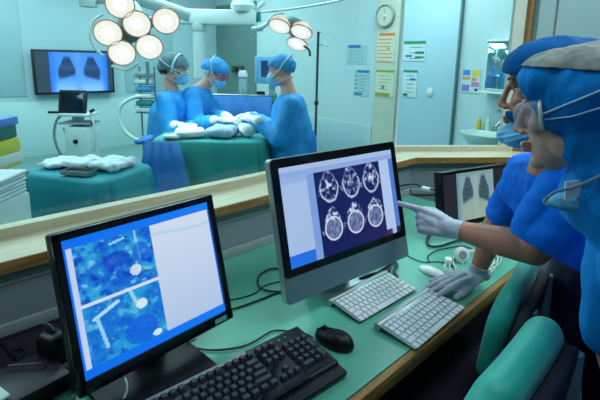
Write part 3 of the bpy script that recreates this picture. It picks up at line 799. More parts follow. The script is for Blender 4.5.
for r, row in enumerate(rows):
    x = 0
    for w_ in row:
        key(xs+(x+w_/2)*P_, .048-r*P_, w_*P_-.0025); x += w_
nx = xs+15.35*P_
for i in range(3):
    key(nx+(i+.5)*P_, .074); key(nx+(i+.5)*P_, .048); key(nx+(i+.5)*P_, .048-P_); key(nx+(i+.5)*P_, .048-4*P_)
key(nx+1.5*P_, .048-3*P_)
px_ = nx+3.35*P_
for r in range(4):
    for i in range(3): key(px_+(i+.5)*P_, .048-r*P_)
key(px_+1*P_, .048-4*P_, 2*P_-.0025); key(px_+2.5*P_, .048-4*P_)
key(px_+3.5*P_, .048); key(px_+3.5*P_, .048-1.5*P_, .0165, 2*P_-.0025); key(px_+3.5*P_, .048-3.5*P_, .0165, 2*P_-.0025)
build('keys', m, M_key, bk_, sharp=30)
build('key_well', MB().box((-.0735+.002, -.0, .0245), (.290, .125, .002), M=Mk).box((nx+1.5*P_, .0, .0245), (.060, .125, .002), M=Mk).box((px_+2*P_, .0, .0245), (.078, .105, .002), M=Mk), M_blackg, bk_)
build('indicator_light', MB().cyl((px_+.6*P_, .078, .0245), .0022, .0015, 10, M=Mk).cyl((px_+1.6*P_, .078, .0245), .0016, .0015, 10, M=Mk), mat('green_led', rgb(40, 160, 70), .4, emit=rgb(40, 200, 90), estr=.5), bk_)
def deskpath(pts, z=.7445): return [pz(x, y, z) for x, y in pts]
def smooth_path(pts, n=8):
    out = []; k = len(pts)
    for i in range(k-1):
        p0, p1_, p2_, p3 = pts[max(i-1, 0)], pts[i], pts[i+1], pts[min(i+2, k-1)]
        for j in range(n):
            t = j/n; out.append(.5*((2*p1_)+(p2_-p0)*t+(2*p0-5*p1_+4*p2_-p3)*t*t+(3*p1_-p0-3*p2_+p3)*t**3))
    return out+[pts[-1]]
def cable(name, label, pts, r, m, parent=None, cat='cable'):
    o = build(name, MB().tube(smooth_path([V(p) for p in pts]), r, 8), m, parent, True, True, 0, None if parent else pts[0])
    if not parent: tag(o, label, cat)
    return o
cable('keyboard_cable', None, deskpath([(288, 331), (272, 331), (255, 341), (240, 347), (215, 350), (196, 348), (188, 342), (196, 336)]), .0024, M_cable, bk_)

# ------------------------------------------------------------------ mice
mo = thing('computer_mouse', 'black corded mouse on the teal desk beside the black keyboard', 'mouse', tuple(pz(334, 343, .742)*1.0), 0)
ms = MB(); ms.ell((0, 0, .009), (.030, .057, .026), u=28, w=16); ms.ell((0, -.012, .012), (.0305, .042, .026), u=28, w=16)
def mouse_post(b): cut(b, V((0, 0, .0008)), V((0, 0, -1)))
def local_blob(name, mb, vox, m, parent, it=3, post=None):
    return link_mesh(name, remesh(mb, vox, it, .5, post), m, parent, False, True, 0)
Rm = Matrix.Rotation(math.radians(-65), 4, 'Z')
def rotz(mb, M): mb.v = [M @ v for v in mb.v]; return mb
Rz = Matrix.Rotation(math.radians(14), 4, 'Z')
local_blob('body', rotz(ms, Rz), .0026, M_black, mo, 3, mouse_post)
build('button_seam', rotz(MB().tube([(0, .054, .020), (0, .04, .030), (0, .02, .0365), (0, .006, .0385)], .0012, 6), Rz), M_blackg, mo)
build('scroll_wheel', rotz(MB().tube([(-.004, .03, .033), (.004, .03, .033)], .007, 14), Rz), M_darkp, mo)
cable('mouse_cable', None, deskpath([(313, 338), (306, 334), (294, 332), (286, 331.5)], .752), .0022, M_cable, mo)
wm = thing('computer_mouse', 'flat white glossy mouse next to the gloved hand', 'mouse', tuple(pz(432, 273, .74)), math.radians(0))
wq = MB(); wq.ell((0, 0, .002), (.029, .056, .017), u=28, w=14)
local_blob('shell', rotz(wq, Matrix.Rotation(math.radians(-7), 4, 'Z')), .0025, M_wgloss, wm, 3, mouse_post)
build('base', rotz(MB().lathe([(0, 0), (.024, 0), (.026, .003), (0, .003)], 24, Matrix.Diagonal((1, 2, 1, 1))), Matrix.Rotation(math.radians(-7), 4, 'Z')), M_alu, wm)

# ------------------------------------------------------------------ cables and small gear on the desk
cable('power_cable', 'black cable looping out from behind the left side of the all-in-one computer', deskpath([(300, 262), (284, 268), (270, 269), (259, 276), (259, 286), (270, 291), (290, 291), (312, 285)], .745), .0032, M_cable)
cable('network_cable', 'thin black cable crossing the desk from the left monitor to the all-in-one computer', deskpath([(205, 312), (232, 309), (256, 301), (276, 293), (300, 284)], .7435), .0026, M_cable)
cable('video_cable', 'dark thin cable curving above the network cable behind the left monitor', deskpath([(226, 300), (240, 298), (255, 293), (262, 287), (272, 283), (290, 280)], .7425), .0018, M_cable)
cable('monitor_cable', 'short black cable hanging below the lower edge of the left monitor', [pz(188, 343, .76), pz(190, 346, .745), pz(196, 357, .7435), pz(204, 370, .7435)], .0022, M_cable)
bl = thing('cable_clip', 'black clip with a loop lying on the desk under the all-in-one computer', 'clip', tuple(pz(386, 273, .74)))
lp = deskpath([(360, 279), (376, 274), (388, 266), (394, 262), (397, 265), (394, 271), (397, 277), (392, 280), (387, 275), (390, 268)], .748)
build('loop', MB().tube(smooth_path(lp, 6), .0055, 8), M_cable, bl, True)
build('plug', MB().tube([lp[0], lp[0].lerp(lp[1], .5), lp[1]], [.006, .009, .008], 10), M_black, bl, True)
# coil of white cable with its round reel beyond the resting hand
cc = pz(473, 264, .74)
cr_ = thing('cable_reel', 'small round white cable reel standing on the coiled lead beyond the white mouse', 'reel', tuple(pz(461, 262, .74)))
Mw = Matrix.Rotation(math.radians(-43), 4, 'Z') @ Matrix.Translation((0, 0, .030)) @ Matrix.Rotation(PI/2-.35, 4, 'X')
ws = MB().lathe([(0, .012), (.020, .012), (.027, .008), (.028, 0), (.027, -.008), (.020, -.012), (0, -.012)], 28, Mw)
build('reel_body', ws, M_white, cr_)
build('hub', MB().lathe([(.007, .0125), (.014, .0125), (.014, .0145), (.007, .0145), (.007, .0125)], 24, Mw).lathe([(0, .012), (.004, .012), (.004, .014), (0, .014)], 12, Mw), M_grey, cr_)
build('foot', MB().box((0, 0, .004), (.03, .03, .008), bev=.003), M_white, cr_)
cp_ = []
for i in range(150):
    a = i*.21; r = .072+.012*math.sin(i*.13)+.006*math.sin(i*.7)
    cp_.append(cc+V((math.cos(a)*r*1.75, math.sin(a)*r*.92, .0045+.006*(i/150)+.002*math.sin(i*.37))))
o = build('coiled_lead', MB().tube(cp_, .0023, 6), M_cablew, None, True, True, 0, tuple(cc)); tag(o, 'loose coil of pale thin cable on the desk under the leaning forearm', 'cable')
wa = thing('plug_adapter', 'small white plug adapter lying on the desk left of the round reel', 'adapter', tuple(pz(448, 264, .74)), .6)
build('body', MB().box((0, 0, .012), (.035, .026, .024), bev=.006), M_white, wa); build('pin', MB().tube([(.017, .006, .012), (.034, .006, .012)], .0025, 8), M_steel, wa); build('pin', MB().tube([(.017, -.006, .012), (.034, -.006, .012)], .0025, 8), M_steel, wa)
cable('desk_lead', 'thin dark cable lying between the all-in-one computer and the cable coil', deskpath([(404, 252), (412, 258), (424, 262), (440, 262), (456, 268), (468, 277), (480, 272)], .7435), .002, M_cable)
cable('coil_lead', 'thin dark cable arching around the white plug adapter', deskpath([(430, 262), (428, 256), (438, 250), (448, 248), (462, 246), (474, 250)], .7445), .0022, M_cable)
cable('thick_power_lead', 'thick black power lead looping below the chest x-ray monitor', deskpath([(440, 228), (431, 232), (427, 240), (430, 246), (440, 246), (450, 243), (460, 240), (468, 240)], .748), .0048, M_cable)
# socket under the sill with a black plug and an in-line connector
so = thing('power_socket', 'pale double power socket on the wall below the sill right of the all-in-one computer', 'socket', (1.76, YW, .84))
build('face_plate', MB().box((0, -.006, 0), (.15, .012, .09), bev=.004), M_white, so)
build('outlet', MB().box((-.03, -.0125, 0), (.042, .006, .042), bev=.004), M_trunk, so); build('outlet', MB().box((.035, -.0125, 0), (.042, .006, .042), bev=.004), mat('teal_outlet', rgb(20, 130, 120), .4), so)
pl = thing('power_plug', 'black plug and white in-line connector on the lead from the wall socket', 'plug', (1.73, YW-.013, .84))
build('plug_head', MB().box((0, -.016, 0), (.034, .034, .034), bev=.007), M_black, pl)
c1, c2, c3 = pd(413, 184, 1.98), pd(426, 189, 1.9), pd(440, 192, 1.84)
p0 = V((1.73, YW-.045, .84))
build('lead', MB().tube(smooth_path([p0, c1, c2, c3, V((1.66, .82, .84))]), .004, 8), M_cable, pl, True)
build('inline_connector', MB().tube([c2-(c3-c2)*.25, c2, c2+(c3-c2)*.3], .011, 10), M_white, pl, True)
# lower left corner
bx = thing('router_box', 'dark flat network box on the desk at the lower left corner', 'box', tuple(pz(26, 392, .74)), math.radians(8))
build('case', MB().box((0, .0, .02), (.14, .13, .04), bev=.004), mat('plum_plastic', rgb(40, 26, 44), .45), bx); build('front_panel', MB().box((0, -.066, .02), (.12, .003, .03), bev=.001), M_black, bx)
pb = thing('plastic_tray', 'pale plastic tray cut by the lower left corner of the view', 'tray', tuple(pz(-44, 416, .74)), math.radians(16))
build('tray_body', MB().box((0, 0, .028), (.11, .20, .05), bev=.012, seg=3), M_white, pb); build('tray_rim', MB().box((0, 0, .054), (.118, .208, .006), bev=.003), M_pale, pb)
sp = thing('power_adapter', 'black round-ended power adapter standing left of the left monitor', 'adapter', tuple(pz(56, 366, .74)), .4)
build('case', MB().box((0, 0, .045), (.055, .07, .09), bev=.018, seg=4), M_black, sp); build('cable_boot', MB().tube([(0, 0, .09), (0, .01, .1), (.0, .03, .104)], [.008, .007, .005], 8), M_cable, sp)
cn_ = thing('cable_connector', 'grey plug connector lying between the network box and left monitor', 'connector', tuple(pz(60, 372, .74)))
ca, cb = pz(50, 374, .752), pz(70, 365, .752)
build('shell', MB().tube([ca, ca.lerp(cb, .1), cb], [.006, .0095, .0095], 10), M_grey, cn_, True)
cable('adapter_cable', 'black cable curling on the desk at the far left by the wall', deskpath([(-6, 342), (4, 345), (10, 354), (18, 358), (24, 352), (20, 349), (12, 352), (20, 362)], .747), .0042, M_cable)
cable('adapter_lead', 'black cable running from the curl to the round-ended adapter', deskpath([(22, 362), (30, 354), (40, 347), (50, 341), (60, 336)], .748), .0046, M_cable)
cable('grey_lead', 'thin grey cable lying over the network box towards the monitor', [pz(8, 366, .79), pz(26, 364.5, .79), pz(42, 364, .788), pz(50, 372, .755)], .0022, M_cableg)
cable('loop_lead', 'black cable loop on the desk below the left monitor corner', deskpath([(52, 388), (60, 383), (70, 386), (74, 393), (70, 402), (58, 404), (50, 399)], .745), .0034, M_cable)
cable('white_lead', 'white cable hanging down below the left monitor in front of its base', [pz(122, 374, .80), pz(126, 382, .785), pz(126, 392, .765), pz(121, 404, .7455)], .0032, M_cablew)
cable('black_lead', 'black cable running under the left monitor toward the viewer', deskpath([(92, 392), (96, 397), (98, 404), (94, 412)], .745), .003, M_cable)

dm = thing('dark_panel', 'dark plum shallow lipped panel lying against the wall at the far left of the desk', 'tray', (.10, 1.135, .74))  # flat plum panel that makes the desk dark along this stretch of wall
build('panel_floor', MB().box((0, 0, .003), (.46, .21, .006), bev=.002), MATS['plum_plastic'], dm)
build('panel_lip', MB().box((0, -.103, .006), (.46, .006, .012), bev=.002).box((0, .103, .006), (.46, .006, .012), bev=.002).box((.228, 0, .006), (.006, .21, .012), bev=.002), MATS['plum_plastic'], dm)
# ------------------------------------------------------------------ chairs
def chair(label, loc, rz, zt, wd, extra=0):
    ch = thing('office_chair', label, 'chair', loc, rz)
    # local: back runs along x, front is +y; zt = top of the backrest
    def slab(w, h, d, y0, z0, rnd):
        m = MB(); pts = []
        return m
    b = MB(); n = 18
    zc = zt-.14
    pad = MB()
    for i in range(2):
        pass
    pm = MB()
    for k in range(17):
        q = k/16; dz = .036+.2*q; e_ = 1-(1-min(1, q*2.6))**2*.28
        pm.limb([(-(wd/2-.04)*e_, 0, zt-dz), ((wd/2-.04)*e_, 0, zt-dz)], [extra*(.88+.12*min(1, q*4))]*2, 16)
    def bend(b_):
        for v in b_.verts:
            v.co.y += .16*(v.co.x**2)-.10*(v.co.z-zc)
    link = remesh(pm, .007, 8, .5, bend); o1 = link_mesh('back_cushion', link, M_teal, ch, False, True, 0)
    sh_ = MB(); sh_.prism(rrect(wd*.96, .24, .09, 10, 0, zc-.14), -.068, -.034, Matrix(((1, 0, 0, 0), (0, 0, 1, 0), (0, 1, 0, 0), (0, 0, 0, 1))))
    link_mesh('back_upholstery', remesh(sh_, .009, 4, .5, bend), M_navyup, ch, False, True, 0)
    sp_ = MB(); sp_.tube([(wd*.30, -.083+.02, zt-.05), (wd*.30, -.10+.03, zt-.25), (wd*.27, -.085, .45), (wd*.2, .0, .40)], [(.014, .022)]*4, 12)
    sp_.tube([(-wd*.30, -.083+.02, zt-.05), (-wd*.30, -.10+.03, zt-.25), (-wd*.27, -.085, .45), (-wd*.2, .0, .40)], [(.014, .022)]*4, 12)
    build('back_frame', sp_, M_chgrey, ch)
    se = MB(); se.box((0, .22, .43), (.46, .42, .08), bev=.035, seg=5); link_mesh('seat', remesh(se, .011, 5), M_navyup, ch, False, True, 0)
    build('gas_post', MB().cyl((0, .2, .1), .028, .30, 20), M_black, ch)
    for k in range(5):
        a = 2*PI*k/5+.3; e = V((math.cos(a)*.21, .2+math.sin(a)*.21, .075))
        l = build('base_arm', MB().tube([(0, .2, .115), e], [(.02, .024), (.014, .017)], 10), M_black, ch)
        build('caster', MB().tube([e+V((-.012, 0, -.046)), e+V((.012, 0, -.046))], .028, 16), M_darkp, l)
    return ch
chair('teal padded chair tucked at the desk below the pointing forearm', (1.275, .412, 0), math.radians(9), .88, .42, .032)
chair('teal padded chair nearest the viewer, its rounded back rising from the bottom edge', (.785, .235, 0), math.radians(1.5), .965, .42, .043)

# ------------------------------------------------------------------ theatre: people
def surgeon(label, hp, fdir, pitch, shl, shr, ell, elr, wl, wr, pelv, hand_to, cap_m, cap_big=0, glasses=False, band=False, gown_m=None, hem=.3, back=None, beak=0):
    gown_m = gown_m or M_gown
    f = V(fdir).normalized(); R = frame_of(f*math.cos(pitch)-UP*math.sin(pitch), UP*math.cos(pitch)+f*math.sin(pitch))
    b = MB(); head_prims(b, hp, R)
    nk_ = hp-R @ V((0, .03, .12)); chs = (shl+shr)/2-UP*.06
    b.limb([hp-R @ V((0, .02, .06)), nk_, chs+UP*.08], [.054, .053, .08]); b.limb([shl, chs, shr], [.055, .11, .055])
    b.limb([chs, pelv], [.12, .13])
    for s_, e_, w_ in ((shl, ell, wl), (shr, elr, wr)): b.limb([s_, e_, w_], [.042, .024, .024])
    hands = []
    side = UP.cross(f)
    for w_, e_, sg in ((wl, ell, 1), (wr, elr, -1)):
        d = (V(hand_to)-w_).normalized(); d = (d+(w_-e_).normalized()*.6).normalized()
        pn_ = (-UP-side*sg*.5); th = f*.3-side*sg+UP*.5
        hands.append((w_, d, pn_, th)); hand_prims(b, w_, d, pn_, th, 1.0, ((.35, .4, .25),)*4, (.3, .3), .05, infl=-.001)
    lg = []
    for q in (-1, 1):
        hip = pelv-UP*.06+side*(.07*q); kn = V((hip.x, hip.y, .47)); an = V((hip.x, hip.y, .09)); lg.append(an)
        b.limb([hip, kn, an, an-UP*.04+f*.13], [.07, .055, .042, .034])
    o = blob('person', b, .008, M_skin2, None, 4, .5, None, loc=V((pelv.x, pelv.y, 0)))
    tag(o, label, 'person', None)
    g = MB(); g.limb([shl, chs+UP*.02, shr], [.075, .135, .075]); g.limb([chs, pelv, V((pelv.x, pelv.y, .62)), V((pelv.x, pelv.y, hem))], [.145, .165, .20, .22])
    for s_, e_, w_ in ((shl, ell, wl), (shr, elr, wr)): g.limb([s_, e_, e_.lerp(w_, .9)], [.080, .080, .052])
    blob('gown', g, .012, gown_m, o, 5, .5, wrinkle(.011, (10, 10, 5), len(label) % 17))
    if back:
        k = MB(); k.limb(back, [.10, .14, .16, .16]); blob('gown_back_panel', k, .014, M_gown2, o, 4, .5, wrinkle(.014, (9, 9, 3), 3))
    sh_ = MB()
    for an in lg: sh_.limb([V((an.x, an.y, .05)), V((an.x, an.y, .045))+f*.14], [.048, .042])
    blob('clog', sh_, .011, M_white, o)
    for w_, d, pn_, th in hands:
        q = MB(); hand_prims(q, w_, d, pn_, th, 1.0, ((.35, .4, .25),)*4, (.3, .3), .05, infl=.0015); q.limb([w_, w_-d*.07], [.034, .040])
        blob('glove', q, .0055, M_sglove, o, 3)
    c = MB(); c.ell(hp+R @ V((0, -.02-.01*cap_big, .035)), (.088+.02*cap_big, .108+.03*cap_big, .092+.018*cap_big), R, 24, 16)
    if cap_big: c.ell(hp+R @ V((0, -.085, -.01)), (.085, .085, .085), R)
    c.ell(hp+R @ V((0, .03, .055)), (.077, .068, .065), R)
    cpo = blob('surgical_cap', c, .007, cap_m, o, 4, .5, lambda bm_: (wrinkle(.004, (28, 28, 28), 5)(bm_), cut(bm_, hp+R @ V((0, .06, .042)), (R @ V((0, .45, -1))).normalized())))
    mk_ = MB(); mk_.ell(hp+R @ V((0, .068, -.055)), (.060, .060, .058), R)
    mo_ = blob('face_mask', mk_, .006, M_mask, o, 2)
    t_ = MB()
    for q in (-1, 1):
        t_.tube([hp+R @ V((q*.055, .075, -.04)), hp+R @ V((q*.092, 0, .01)), hp+R @ V((q*.085, -.07, .08)), hp+R @ V((0, -.11, .115))], .006, 6)
        t_.tube([hp+R @ V((q*.05, .07, -.09)), hp+R @ V((q*.08, -.02, -.07)), hp+R @ V((q*.045, -.09, -.06))], .005, 6)
    build('mask_tie', t_, M_band, mo_, True)
    if band:
        bp = [hp+R @ V((.104*math.sin(a)*1.02, .005, .03+.118*math.cos(a))) for a in [-1.9+3.8*i/20 for i in range(21)]]
        bp2 = [hp+R @ V((.112*math.cos(a), -.02+.135*math.sin(a), .03-.03*math.sin(a))) for a in [2*PI*i/28 for i in range(29)]]
        build('cap_band', MB().tube(bp, [(.004, .010)]*21, 8).tube(bp2, [(.004, .008)]*29, 8), M_band, cpo, True)
        br = MB().ell(hp+R @ V((0, -.10, -.035)), (.07, .05, .045), R); build('hair_bun', br, M_hair, o, True)
    if glasses:
        gm = MB()
        for q in (-1, 1):
            gm.tube([hp+R @ V((q*.034+.026*math.cos(a), .098, .008+.020*math.sin(a))) for a in [2*PI*i/16 for i in range(17)]], .0042, 6)
            gm.tube([hp+R @ V((q*.058, .096, .012)), hp+R @ V((q*.078, .0, .012))], .0042, 6)
        gm.tube([hp+R @ V((-.008, .100, .010)), hp+R @ V((.008, .100, .010))], .0036, 6)
        build('glasses', gm, M_red, o, True)
    for q in (-1, 1):
        e = hp+R @ V((q*.031, .0615, .012)); build('eye', MB().ell(e, (.013, .013, .011), R, 10, 8), M_eyew, o, True)
        build('iris', MB().ell(e+R @ V((0, .009, -.001)), (.006, .005, .006), R, 8, 6), M_iris, o, True)
        build('eyebrow', MB().tube([hp+R @ V((q*(.014+.034*i/5), .0895-.012*(i/5)**2, .036)) for i in range(6)], .0042, 6), M_hair, o, True)
    return o
# left: assistant with netted cap, behind the table's left end
D1_ = 3.82
h = pd(176, 70, D1_)
surgeon('masked assistant in blue gown with a banded net cap, standing leftmost at the operating table', h, RT*.95-FW*.15, .30,
        h+RT*-.02+FW*.17-UP*.26, h+RT*-.05-FW*.17-UP*.25, h+RT*.02+FW*.2-UP*.52, h+RT*-.02-FW*.19-UP*.53,
        pd(192, 127, 3.62), pd(181, 126, 3.50), V((h.x, h.y, .92))-RT*.10, pd(198, 132, 3.45), M_netcap, 1, False, True, hem=.32)
# middle: surgeon bent over the field
D2_ = 4.0
h = pd(217, 73, D2_)
surgeon('masked surgeon in pink-framed glasses bending over the middle of the operating table', h, RT*.85-FW*.35, .62,
        h-RT*.16+FW*.15-UP*.20, h-RT*.20-FW*.16-UP*.20, h-RT*.10+FW*.16-UP*.44, h-RT*.16-FW*.18-UP*.46,
        pd(229, 117, 3.78), pd(222, 120, 3.66), V((h.x, h.y, .92))-RT*.14+FW*.22, pd(238, 121, 3.7), M_scap, .3, True, False)
# right: surgeon facing left
D3_ = 3.4
h = pd(281, 71, D3_)
surgeon('masked surgeon in a blue cap facing left at the right end of the operating table', h, RT*-.97+FW*.1, .18,
        h+RT*.075-FW*.16-UP*.25, h+RT*.07+FW*.16-UP*.25, h+RT*.01-FW*.19-UP*.50, h-RT*.02+FW*.19-UP*.50,
        pd(252, 119, 3.30), pd(248, 116, 3.6), V((h.x, h.y, .92))+RT*.09, pd(240, 120, 3.45), M_scap, 0, False, False,
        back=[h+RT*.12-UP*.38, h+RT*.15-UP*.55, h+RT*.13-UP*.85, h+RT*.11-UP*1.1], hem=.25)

# ------------------------------------------------------------------ theatre: tables and drapes
def cloth_table(name, label, cat, loc, rz, lx, ly, zt, m, drop, seed, wave=.02, bulge=.0):
    t = thing(name, label, cat, loc, rz)
    n = 120; rings = []
    def ringpt(k, ex, z, amp, cz):
        per = 2*(lx+ly); s_ = per*k/n; r = .06
        # rounded rectangle by superellipse
        a = 2*PI*k/n; c, s = math.cos(a), math.sin(a); p = .28
        x = (lx/2+ex)*abs(c)**p*(1 if c >= 0 else -1); y = (ly/2+ex)*abs(s)**p*(1 if s >= 0 else -1)
        w_ = amp*(math.sin(a*11+seed)+.6*math.sin(a*19+seed*2)); l = math.hypot(x, y)
        return V((x*(1+w_/l), y*(1+w_/l), z))
    me = MB(); lv = [(-.5, 0, 0), (-.03, 0, .0), (0, -.004, .0), (.012, -.02, .001), (.018, -.10, .006), (.03, -.3, .016), (.045, -drop, .026)]
    vs = []
    for ex, dz, am in lv[1:]:
        vs += [ringpt(k, ex, zt+dz, am*wave/.02, 0) for k in range(n)]
    R_ = len(lv)-1; fs = [(i*n+k, i*n+(k+1) % n, (i+1)*n+(k+1) % n, (i+1)*n+k) for i in range(R_-1) for k in range(n)]
    fs.append(tuple(range(n)))
    me.add(vs, fs)
    o = build('drape', me, m, t, sharp=0)
    sd = o.modifiers.new('s', 'SOLIDIFY'); sd.thickness = .006
    build('tabletop', MB().box((0, 0, zt-.035), (lx-.03, ly-.03, .04), bev=.008), M_steel, t)
    for sx in (-1, 1):
        for sy in (-1, 1):
            l = build('leg', MB().tube([(sx*(lx/2-.08), sy*(ly/2-.06), .06), (sx*(lx/2-.08), sy*(ly/2-.06), zt-.05)], .018, 12), M_steel, t)
            build('caster', MB().tube([(sx*(lx/2-.08)-.012, sy*(ly/2-.06), .035), (sx*(lx/2-.08)+.012, sy*(ly/2-.06), .035)], .035, 14), M_darkp, l)
    return t
# operating table
tl_, tr_ = pd(150, 139, 3.2), pd(262, 143, 3.2)
zt = .865
tc = W(-.685, 3.33, 0)
cloth_table('operating_table', 'operating table under a long green drape between the masked surgeons', 'table', tc, ROTV, .84, .40, zt, M_drape, .62, 1.3, .022)
def pad_(name, label, cat, px0, D, size, m, rz=0, z=None, seed=1, amp=.012):
    p = pd(px0[0], px0[1], D); zz = z if z is not None else p.z
    mb = MB(); mb.box((0, 0, size[2]/2), size, bev=size[2]*.45, seg=4)
    me = remesh(mb, max(.006, size[2]/5), 4, .5, wrinkle(amp, (11, 11, 22), seed))
    o = link_mesh(name, me, m, None, False, True, 0, None)
    o.location = (p.x, p.y, zz); o.rotation_euler = (0, 0, ROTV+rz); FRAME[o.name] = Matrix.Translation(o.location); tag(o, label, cat); return o
pad_('folded_drape', 'white folded cloth on the operating table left of the pale blue cloth', 'cloth', (190, 134), 3.26, (.22, .20, .06), M_linen, .2, .871, 2)
pad_('folded_drape', 'pale blue folded cloth at the middle of the operating table', 'cloth', (222, 134), 3.30, (.22, .24, .08), M_linenb, -.15, .871, 5)
pad_('folded_drape', 'crumpled white cloth at the right end of the operating table near the gloved hands', 'cloth', (247, 131), 3.34, (.13, .20, .10), M_linen, .4, .871, 8, .02)
pad_('folded_drape', 'small white cloth near the left end of the operating table', 'cloth', (172, 140), 3.16, (.12, .07, .03), M_linen, .3, .871, 4, .008)
pad_('rolled_drape', 'bright blue rolled drape hanging off the left end of the operating table', 'cloth', (145, 142), 3.24, (.09, .22, .05), M_blued, .0, .815, 6)
hb = thing('hanging_sheet', 'dark blue sheet hanging to the floor in front of the table left end', 'drape', tuple(W(-1.0, 3.0, 0)), ROTV)
mb = MB(); nn = 36; rowz = (.868, .72, .5, .3, .12)
for j, z in enumerate(rowz):
    t_ = j/4
    for i in range(nn+1):
        q = i/nn; mb.v.append(V((-.115-.10*t_+q*(.24+.28*t_), .03+.016*math.sin(q*26+.4)*(.2+t_)-.06*t_, z)))
mb.f = [(j*(nn+1)+i, j*(nn+1)+i+1, (j+1)*(nn+1)+i+1, (j+1)*(nn+1)+i) for j in range(4) for i in range(nn)]
o = build('sheet', mb, M_blued, hb, sharp=0); sd = o.modifiers.new('s', 'SOLIDIFY'); sd.thickness = .01
build('clip_rail', MB().tube([(-.11, .05, .855), (.12, .05, .855)], .010, 10).tube([(-.09, .05, .0), (-.09, .05, .855)], .01, 8).tube([(.10, .05, .0), (.10, .05, .855)], .01, 8), M_steel, hb)
# blue screen behind the hands
p = pd(236, 108, 4.55)
es = thing('drape_screen', 'bright blue drape hung as a low screen behind the surgeons hands', 'drape', (p.x, p.y, 0), ROTV)
mb = MB(); nn = 30; vs = []
for j in range(2):
    for i in range(nn+1):
        x = -.38+.76*i/nn; vs += [V((x, .03*math.sin(i*.9)*(1-j*.7)-.02, (.45 if j == 0 else 1.08)))]
mb.add(vs, [(i, i+1, nn+2+i, nn+1+i) for i in range(nn)])
o = build('drape', mb, M_blued, es, sharp=0); sd = o.modifiers.new('s', 'SOLIDIFY'); sd.thickness = .012
build('rail', MB().tube([(-.40, 0, 1.085), (.40, 0, 1.085)], .012, 10).tube([(-.40, 0, 0), (-.40, 0, 1.085)], .012, 10).tube([(.40, 0, 0), (.40, 0, 1.085)], .012, 10), M_steel, es)
# instrument table
ic = V((.80, 2.72, 0)); IR = ROTV-.31
it = cloth_table('instrument_table', 'long instrument table under a teal drape in front of the wall monitor', 'table', (ic.x, ic.y, 0), IR, .60, .46, .80, M_draped, .62, 2.2, .02)
zi = .809
def onit(x, y): return ic+V((math.cos(IR), math.sin(IR), 0))*(x*.9)+V((-math.sin(IR), math.cos(IR), 0))*y
def small(name, label, cat, x, y, size, m, rz, seed, amp=.01):
    q = onit(x, y); mb = MB().box((0, 0, size[2]/2), size, bev=size[2]*.45, seg=4)
    o = link_mesh(name, remesh(mb, max(.005, size[2]/5), 3, .5, wrinkle(amp, (22, 22, 30), seed)), m, None, False, True, 0)
    o.location = (q.x, q.y, zi); o.rotation_euler = (0, 0, IR+rz); FRAME[o.name] = Matrix.Translation(o.location); return tag(o, label, cat)
small('gauze_pile', 'white gauze pile at the left end of the instrument table', 'gauze', -.20, -.04, (.14, .20, .035), M_linen, .2, 3)
small('gauze_pile', 'rumpled white gauze pile in the middle of the instrument table', 'gauze', -.03, .0, (.14, .20, .045), M_linen, -.2, 4, .014)
small('gauze_pile', 'broad white gauze pile at the right end of the instrument table', 'gauze', .17, .03, (.20, .22, .05), M_linen, .1, 6, .014)
q = onit(.10, -.155)
ty = thing('steel_tray', 'shallow steel tray at the front edge of the instrument table', 'tray', (q.x, q.y, zi), IR+.15)
build('tray_body', MB().box((0, 0, .004), (.17, .09, .006), bev=.002).box((0, .043, .012), (.17, .004, .022)).box((0, -.043, .012), (.17, .004, .022)).box((.083, 0, .012), (.004, .09, .022)).box((-.083, 0, .012), (.004, .09, .022)), M_steel, ty)
build('tray_lining', MB().box((0, 0, .009), (.155, .076, .004), bev=.001), M_darkp, ty)
M_brass = mat('brass', rgb(170, 140, 80), .3, metal=.8)
for k, (x, y, a, mm, lab) in enumerate(((-.23, .14, .3, M_steel, 'steel forceps lying leftmost on the instrument table'), (-.11, .15, -.2, M_brass, 'brass-handled scissors beyond the left gauze pile'), (-.01, .155, .5, M_steel, 'steel scissors lying between the left and middle gauze piles'))):
    q = onit(x, y); sc_ = thing('scissors' if k else 'forceps', lab, 'instrument', (q.x, q.y, zi+.006), IR+a)
    for s_ in (-1, 1):
        build('blade', MB().tube([(0, 0, 0), (.04, s_*.006, 0), (.075, s_*.012, 0)], [.004, .0035, .002], 8), mm, sc_)
        r_ = build('handle', MB().tube([(0, 0, 0), (-.05, -s_*.012, 0)], .0035, 8).tube([(-.068+.018*math.cos(a2), -s_*.018+.013*math.sin(a2), 0) for a2 in [2*PI*i/14 for i in range(15)]], .003, 6), mm, sc_)

# ------------------------------------------------------------------ theatre: wall monitor, cart, hose
tvc = py(72.5, 72, YT-.06)
tv = thing('wall_monitor', 'large dark-framed wall screen showing a bright blue chest x-ray', 'monitor', (tvc.x+.03, YT-.09, tvc.z))
build('frame', MB().box((0, 0, 0), (1.10, .07, .64), bev=.01), M_darkp, tv)
build('bracket', MB().box((0, .055, 0), (.3, .06, .3)), M_black, tv)
painted('screen', 1.04, .57, 110, 64, pic_wall, Matrix.Translation((0, -.037, -.285)), 1.2, tv)
b0 = pd(80, 130, 4.6)
ct = thing('equipment_cart', 'pale wheeled equipment cart with a dark screen standing below the wall monitor', 'cart', (b0.x, b0.y, 0), ROTV)
Mt_ = Matrix.Translation((-.035, -.06, .865)) @ Matrix.Rotation(-.25, 4, 'X')
dsp = build('display', MB().box((0, 0, .11), (.29, .05, .26), M=Mt_, bev=.012), M_darkp, ct)
build('screen_glass', MB().box((0, -.026, .115), (.23, .004, .20), M=Mt_, bev=.001), M_blackg, dsp)
build('column', MB().box((-.02, .02, .72), (.10, .08, .32), bev=.01), M_pale, ct)
build('shelf', MB().box((0, 0, .845), (.33, .26, .03), bev=.008), M_pale, ct)
build('shelf', MB().box((0, 0, .755), (.33, .26, .02), bev=.006), M_grey, ct)
bx_ = build('cabinet', MB().box((.03, -.02, .48), (.26, .24, .48), bev=.02), M_pale, ct)
